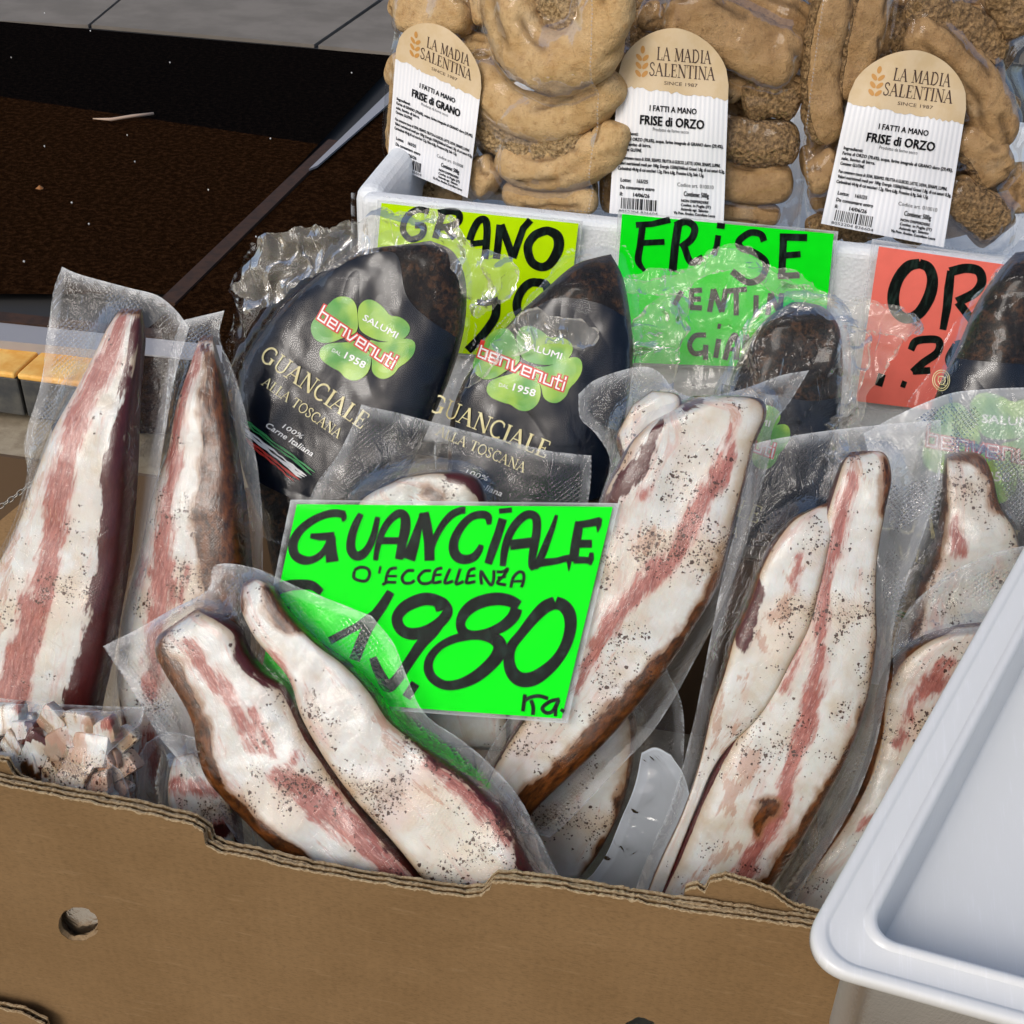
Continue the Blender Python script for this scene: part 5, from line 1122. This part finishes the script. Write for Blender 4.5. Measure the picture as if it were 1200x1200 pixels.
# ================================================================== BREAD BAGS
def bag_of_bread(label, pl, loaves, mat, sides, seed, cl=.0):
    o = thing('bread_bag', label, 'bag of bread', pl.at([sides[2][0]])[0], 'cellophane bags of dried bread rings')
    ds = []
    for i, L in enumerate(loaves): ds.append(bread(o, pl, L[0], L[1], flat=L[3] if len(L) > 3 else .75, cut=L[2], mat=mat, h0=L[4] if len(L) > 4 else .02, seed=seed+i, prof=L[5] if len(L) > 5 else 'round'))
    a_ = np.array(sum(sides, []), float); lo, hi = a_.min(0), a_.max(0); rs = np.random.RandomState(seed)
    for y in np.arange(lo[1]+10, hi[1]-14, 34):
        for x in np.arange(lo[0]+34, hi[0]-30, 46):
            x_ = x+rs.uniform(-8, 8); y_ = y+rs.uniform(-8, 8); a = rs.uniform(-.8, .8)
            bread(o, pl, [(x_-30*math.cos(a), y_-30*math.sin(a)), (x_, y_+rs.uniform(-6, 6)), (x_+30*math.cos(a), y_+30*math.sin(a))], 18, flat=.7, cut=rs.choice([None, 90, 270]), mat=mat, h0=-.004, seed=seed+int(x+y), m=26)
    f = field(pl, ds, sum(sides, []), 70)
    film(o, pl, sides, f, off=.002, mat=CLEAR, name='clear_bag', seed=seed, wr=.0012, crump=.0016, cscale=14, ns=120, nt_=130, sealw=.001)
    film(o, pl, sides, None, h0=-.02, off=0, mat=CLEAR, name='clear_bag', seed=seed+1, wr=.003, ns=30, nt_=30, sealw=.001)
    return o, f
QCOL = [PAPER, TAN, BRN, ORG, BLK]
def bread_label(parent, pl, f, cs, side, kind, code, off=.004, seed=0):
    TL, TR, BR, BL = [np.array(c, float) for c in cs]
    def q(L):      # unit square -> px  (x 0..100, y 0..190)
        L = np.asarray(L, float); a = L[:, :1]/100; b = L[:, 1:2]/190
        return (1-a)*(1-b)*TL+a*(1-b)*TR+a*b*BR+(1-a)*b*BL
    uvm = pl.uv(q([(50, 95)]), .04); hm = float(np.percentile(f(pl.uv(q([(x, y) for x in range(0, 101, 10) for y in range(15, 191, 10)]), .04)), 98))+off+.005
    # smoothed drape: gentle cylinder over the contents
    def H(L): return hm-.004*((L[:, 0]-50)/50)**2+.0012*np.sin(L[:, 1]*.06+seed)+.0008*np.sin(L[:, 0]*.11+L[:, 1]*.03+seed)
    n, m = 60, 40
    A = np.linspace(0, 1, m); P = []
    for j in range(n):
        t = j/(n-1)
        for a in A:
            top = 52*(1-math.sqrt(max(0, 1-((a-.5)/.5)**2)))**.9
            P.append((a*100, top+(190-top)*t))
    P = np.array(P)
    def fn(L, o): L = np.asarray(L, float); h = H(L)+o; return pl.w(pl.uv(q(L), h), h)
    lab = mk('label', fn(P, 0), gfaces(n, m), PAPER, parent, uv=P/100*.10)
    pr = Print(); idl = lambda L: L
    rs = np.random.RandomState(seed); G = []
    for j in range(14):
        t = j/13
        for i_, a in enumerate(A):
            top = 52*(1-math.sqrt(max(0, 1-((a-.5)/.5)**2)))**.9
            bot = 62+5*a+rs.uniform(-1.6, 1.6)*(1 if j == 13 else 0); bot = max(bot, top)
            G.append((a*100, top+(bot-top)*t))
    pr.grid(G, 14, m, 1, 0)
    serif(pr, 'LA MADIA', idl, 34, 33, 13, 50, 2, 1); serif(pr, 'SALENTINA', idl, 28, 49, 13, 60, 2, 1)
    sans(pr, 'SINCE 1987', idl, 42, 57, 3.6, 30, 2, 1)
    for k, (x, y, a) in enumerate([(21, 24, 0), (18, 32, -35), (24, 32, 35), (18, 40, -35), (24, 40, 35), (18, 48, -35), (24, 48, 35)]):
        c_, s_ = math.cos(R(a)), math.sin(R(a)); pr.fan([(x+2*math.cos(t)*c_-4*math.sin(t)*s_*-1*-1, y+2*math.cos(t)*s_+4*math.sin(t)*c_) for t in np.linspace(0, 6.283, 13)[:-1]], 3, 1, 1)
    sans(pr, 'I FATTI A MANO', idl, 30, 84, 6, 42, 4, 1, embol=.35)
    sans(pr, kind, idl, 22, 98, 9.5, 57, 4, 1, embol=.7)
    sans(pr, 'Prodotto da forno secco', idl, 34, 104, 3.6, 32, 4, 1)
    y = 106
    for s_, w_ in (('Ingredienti:', 16), ('Farina di '+side+' (70,6%), acqua, farina integrale di GRANO duro (29,4%),', 92), ('sale, lievito di birra.', 28), ('Contiene: GLUTINE.', 20), ('', 0), ('Puo contenere tracce di: SOIA, SESAMO, FRUTTA A GUSCIO, LATTE, UOVA, SENAPE, LUPINI.', 90), ('Valori nutrizionali medi per 100g: Energia 1550kJ/366kcal Grassi 1,8g, di cui saturi 0,3g,', 94), ('Carboidrati 44,4g di cui zuccheri 1,2g, Fibre 6,8g, Proteine 6,9g, Sale 1,5g.', 76)):
        if s_: sans(pr, s_, idl, 5, y+4, 3.4, w_, 4, 1, embol=.3)
        y += 5.4 if s_ else 3
    sans(pr, 'Lotto:    165/25', idl, 8, 157, 3.8, 24, 4, 1, embol=.3); sans(pr, 'Da consumare entro', idl, 8, 164, 3.8, 30, 4, 1, embol=.3); sans(pr, 'il:       14/06/26', idl, 8, 171, 3.8, 26, 4, 1, embol=.3)
    sans(pr, 'Codice art. '+code, idl, 58, 157, 4, 32, 4, 1); sans(pr, 'Contiene: 500g', idl, 64, 166, 5, 22, 4, 1, embol=.3)
    for k, s_ in enumerate(['NON DISPERDERE', 'Confez. in Puglia (IT)', 'Azienda agr. Salento', 'Via Prov. Aradeo, Cutrofiano Lecce']): sans(pr, s_, idl, 62-(6 if k == 3 else 0), 172+4.2*k, 2.8, (24, 26, 24, 36)[k], 4, 1, embol=.3)
    x = 10
    while x < 40:
        b = rs.choice([.5, .8, 1.3]); pr.ribbon([(x, 173), (x, 179), (x, 184)], b, 4, lay=1); x += b+rs.choice([.6, .9, 1.2])
    sans(pr, '8052204 836604', idl, 8, 188, 3, 34, 4, 1)
    pr.build(lab, fn, QCOL, off=.0004, name='printed_text')
p1 = Plane(YS+.075, 78, -22, x0=-.05)
o, f = bag_of_bread('cellophane bag of pale wheat bread rings with its label turned left', p1, [
    ([(470, 12), (510, 18), (552, 12)], 24, 270, .8, .03, 'sq'), ([(556, -20), (562, 10), (566, 30)], 10, None, .8, .03), ([(520, 52), (560, 58), (588, 66)], 18, None, .8, .012),
    ([(596, -30), (600, 20), (622, 58), (660, 74), (696, 52), (708, 10), (704, -30)], 33, None, .75, .055), ([(640, -20), (660, 14), (670, -10)], 22, 90, .5, .05),
    ([(560, 72), (574, 106), (610, 134), (655, 138), (700, 112), (716, 80)], 26, None, .8, .030), ([(560, 135), (596, 160), (640, 168), (690, 150)], 24, 90, .8, .022, 'sq'), ([(585, 178), (620, 196), (665, 196), (710, 170), (716, 140)], 25, None, .8, .024),
    ([(556, 190), (566, 206), (580, 222)], 22, None, .8, .025), ([(590, 226), (650, 232), (700, 236)], 16, None, .8, .018), ([(480, 60), (474, 120), (470, 190)], 20, None, .6, .010), ([(520, 90), (516, 150), (510, 210)], 22, None, .6, .010)], BREADW,
    [[(474, -20), (600, -24), (738, -20)], [(738, -20), (738, 60), (722, 160), (706, 246)], [(455, 206), (500, 226), (580, 240), (706, 246)], [(474, -20), (464, 60), (458, 130), (455, 206)]], 101)
bread_label(o, p1, f, [(468, 8), (570, 54), (548, 232), (454, 192)], 'GRANO', 'FRISE di GRANO', '010008', seed=1)
p2 = Plane(YS+.085, 78, 0)
o, f = bag_of_bread('cellophane bag of stacked barley bread rings, the middle one of three', p2, [
    ([(752, 12), (766, 20), (780, 12)], 16, None, .8, .03), ([(778, 14), (810, 22), (858, 42), (900, 62), (938, 78)], 31, 300, .8, .035, 'sq'), ([(838, -12), (880, 0), (925, 22), (944, 46)], 22, None, .8, .020),
    ([(835, 96), (862, 102), (872, 112)], 18, None, .8, .024), ([(868, 118), (905, 108), (940, 118)], 24, 120, .8, .026, 'sq'), ([(800, 160), (850, 164), (900, 168), (938, 166)], 24, 90, .8, .026, 'sq'), ([(800, 206), (850, 210), (895, 216), (930, 212)], 22, 270, .7, .026, 'sq'), ([(800, 246), (850, 250), (915, 252)], 14, None, .8, .022),
    ([(730, 60), (722, 100), (720, 150)], 18, None, .7, .012), ([(722, 180), (720, 220), (722, 250)], 16, None, .7, .012), ([(780, 90), (780, 150), (780, 220)], 40, None, .4, .006)], BREADB,
    [[(734, -20), (840, -22), (950, -20)], [(950, -20), (950, 80), (946, 170), (936, 270)], [(708, 250), (820, 260), (936, 270)], [(734, -20), (722, 60), (714, 150), (708, 250)]], 131)
bread_label(o, p2, f, [(728, 28), (856, 38), (848, 262), (714, 250)], 'ORZO', 'FRISE di ORZO', '010010', seed=2)
p3 = Plane(YS+.080, 78, 6, x0=.3)
o, f = bag_of_bread('cellophane bag of dark barley rings with upright slices left of its label', p3, [
    ([(984, -20), (970, 30), (962, 90), (966, 140), (978, 168)], 21, 200, .8, .025, 'sq'), ([(1028, -20), (1014, 30), (1004, 80), (998, 120)], 21, 200, .8, .022, 'sq'), ([(944, 210), (960, 204), (985, 188)], 21, None, .8, .030),
    ([(1060, 40), (1095, 52), (1132, 90), (1158, 130), (1172, 176)], 25, None, .8, .026), ([(1062, 4), (1110, 22), (1150, 46), (1182, 54)], 22, 90, .8, .020, 'sq'), ([(1170, -20), (1190, 16), (1200, 40)], 22, 90, .8, .024, 'sq'),
    ([(1128, 150), (1152, 180), (1170, 214)], 23, 200, .8, .024, 'sq'), ([(1108, 222), (1140, 244), (1176, 268)], 24, 100, .8, .022), ([(1196, 190), (1194, 220), (1190, 250)], 20, None, .8, .014), ([(1050, -18), (1080, -6)], 16, None, .8, .01), ([(1010, 150), (1030, 200), (1030, 260)], 30, None, .4, .004)], BREADB,
    [[(958, -20), (1080, -22), (1204, -20)], [(1204, -20), (1206, 80), (1194, 200), (1186, 300)], [(948, 268), (1060, 284), (1186, 300)], [(958, -20), (944, 80), (936, 180), (948, 268)]], 151)
bread_label(o, p3, f, [(1008, 52), (1142, 66), (1106, 290), (962, 262)], 'ORZO', 'FRISE di ORZO', '010010', seed=3)

# ================================================================== WHITE TRAY
k0 = CAM+rays([(945, 1100)])[0]*.625
pT = Plane(0, 12); pT.o = k0.copy()
cK = pT.uv([(932, 1124)])[0]
e1 = pT.uv([(1200, 646)])[0]-cK; e1 /= np.linalg.norm(e1); e2 = pT.uv([(1200, 1199)])[0]-cK; e2 /= np.linalg.norm(e2)
sang = abs(e1[0]*e2[1]-e1[1]*e2[0]); L1, L2 = .52, .40
tr = thing('plastic_tray', 'empty milky white plastic tray overlapping the right side of the cardboard box', 'plastic tray', pT.w(np.array([cK+(e1*L1+e2*L2)/2]), -.05)[0])
def loop(d, h, r, n=14):
    c = [(d, d), (L1-d, d), (L1-d, L2-d), (d, L2-d)]; out = []
    for i, (cx, cy_) in enumerate(c):
        sx = 1 if cx < L1/2 else -1; sy = 1 if cy_ < L2/2 else -1; ax, ay = cx+sx*r, cy_+sy*r
        a0 = {(1, 1): 180, (-1, 1): 270, (-1, -1): 0, (1, -1): 90}[(sx, sy)]
        for a in np.linspace(a0, a0+90, n): out.append((ax+r*math.cos(R(a)), ay+r*math.sin(R(a))))
    q = np.array(out)/1.0; return pT.w(cK+q[:, :1]*e1/sang+q[:, 1:2]*e2/sang, h)
prof = [(.0010, -.0062, .024), (.0002, -.0060, .024), (0, -.0056, .024), (0, -.0012, .024), (.0003, -.0004, .024), (.0012, 0, .0235), (.0030, 0, .023), (.0038, -.0003, .023), (.0046, -.0012, .022), (.0056, -.0015, .022), (.0170, -.0015, .018), (.0178, -.0010, .018), (.0186, .0002, .018), (.0200, .0003, .017), (.0208, -.0002, .0165), (.0216, -.0022, .016), (.0290, -.046, .015), (.0296, -.0485, .015), (.0308, -.0500, .015), (.0330, -.0505, .014), (.040, -.0505, .012)]
Ls = [loop(*p) for p in prof]; nv = len(Ls[0])
V = np.vstack(Ls); F = gfaces(len(prof), nv, True).tolist()+[[(len(prof)-1)*nv+i for i in range(nv)]]
o = mk('tray_shell', V, F, TRAY, tr); s_ = o.modifiers.new('thickness', 'SOLIDIFY'); s_.thickness = .0013; s_.offset = -1
prof2 = [(.050, -.0504, .010), (.0508, -.0494, .010), (.0525, -.0494, .010), (.0533, -.0504, .010)]
Ls = [loop(*p) for p in prof2]; mk('floor_ridge', np.vstack(Ls), gfaces(4, nv, True), TRAY, tr)

tb = thing('plastic_tub', 'white plastic tub nested under the rim of the milky tray at the bottom right', 'plastic tub', pT.w(np.array([cK+(e1*L1+e2*L2)/2]), -.16)[0])
Ls = [loop(*p) for p in [(.0150, -.0030, .020), (.0150, -.008, .020), (.0158, -.009, .020), (.026, -.15, .020), (.030, -.155, .018), (.036, -.156, .016)]]
o = mk('tub_body', np.vstack(Ls), gfaces(6, nv, True).tolist()+[[5*nv+i for i in range(nv)]], TRAY, tb); s_ = o.modifiers.new('thickness', 'SOLIDIFY'); s_.thickness = .0013; s_.offset = 1
# chain and brown board at the left edge
CH = m_simple('dull_chain', (.30, .28, .25), .35, Metallic=.9)
ch = thing('chain', 'small metal chain hanging at the left edge beside the tall pack', 'chain', Plane(.30, 60).at([(10, 590)])[0])
cp = Plane(.30, 60).at(resample([(-30, 612), (0, 594), (20, 580), (42, 562)], 14))
for i in range(len(cp)-1):
    a, b = cp[i], cp[i+1]; c = (a+b)/2; d = (b-a)/np.linalg.norm(b-a); s_ = np.cross(d, [0, -.87, .5]) if i % 2 else np.array([0, -.87, .5])*.6+np.cross(d, [0, -.87, .5])*.5
    s_ = s_/np.linalg.norm(s_); L = np.linalg.norm(b-a)*.68
    th2 = np.linspace(0, 2*math.pi, 15); path = [c+d*L*math.cos(t)+s_*L*.5*math.sin(t) for t in th2]
    v, f_ = tube(path, .0007, 5); mk('chain_link', v, f_, CH, ch)
o = mk('cardboard_flap', *(lambda A: (np.vstack([A, A-[0, -.004, .001]]), [[0, 1, 2, 3], [7, 6, 5, 4], [0, 4, 5, 1], [1, 5, 6, 2], [2, 6, 7, 3], [3, 7, 4, 0]]))(Plane(.22, 62).at([(-60, 660), (46, 572), (60, 740), (-60, 840)])), CARD, None, smooth=False)
o['label'] = 'brown cardboard flap behind the left edge of the leftmost tall pack'; o['category'] = 'cardboard flap'
# red card: brown rough wood strip not shown; nothing else
for o in list(bpy.data.objects):
    if o.type == 'MESH' and len(o.data.polygons) == 0: bpy.data.objects.remove(o)
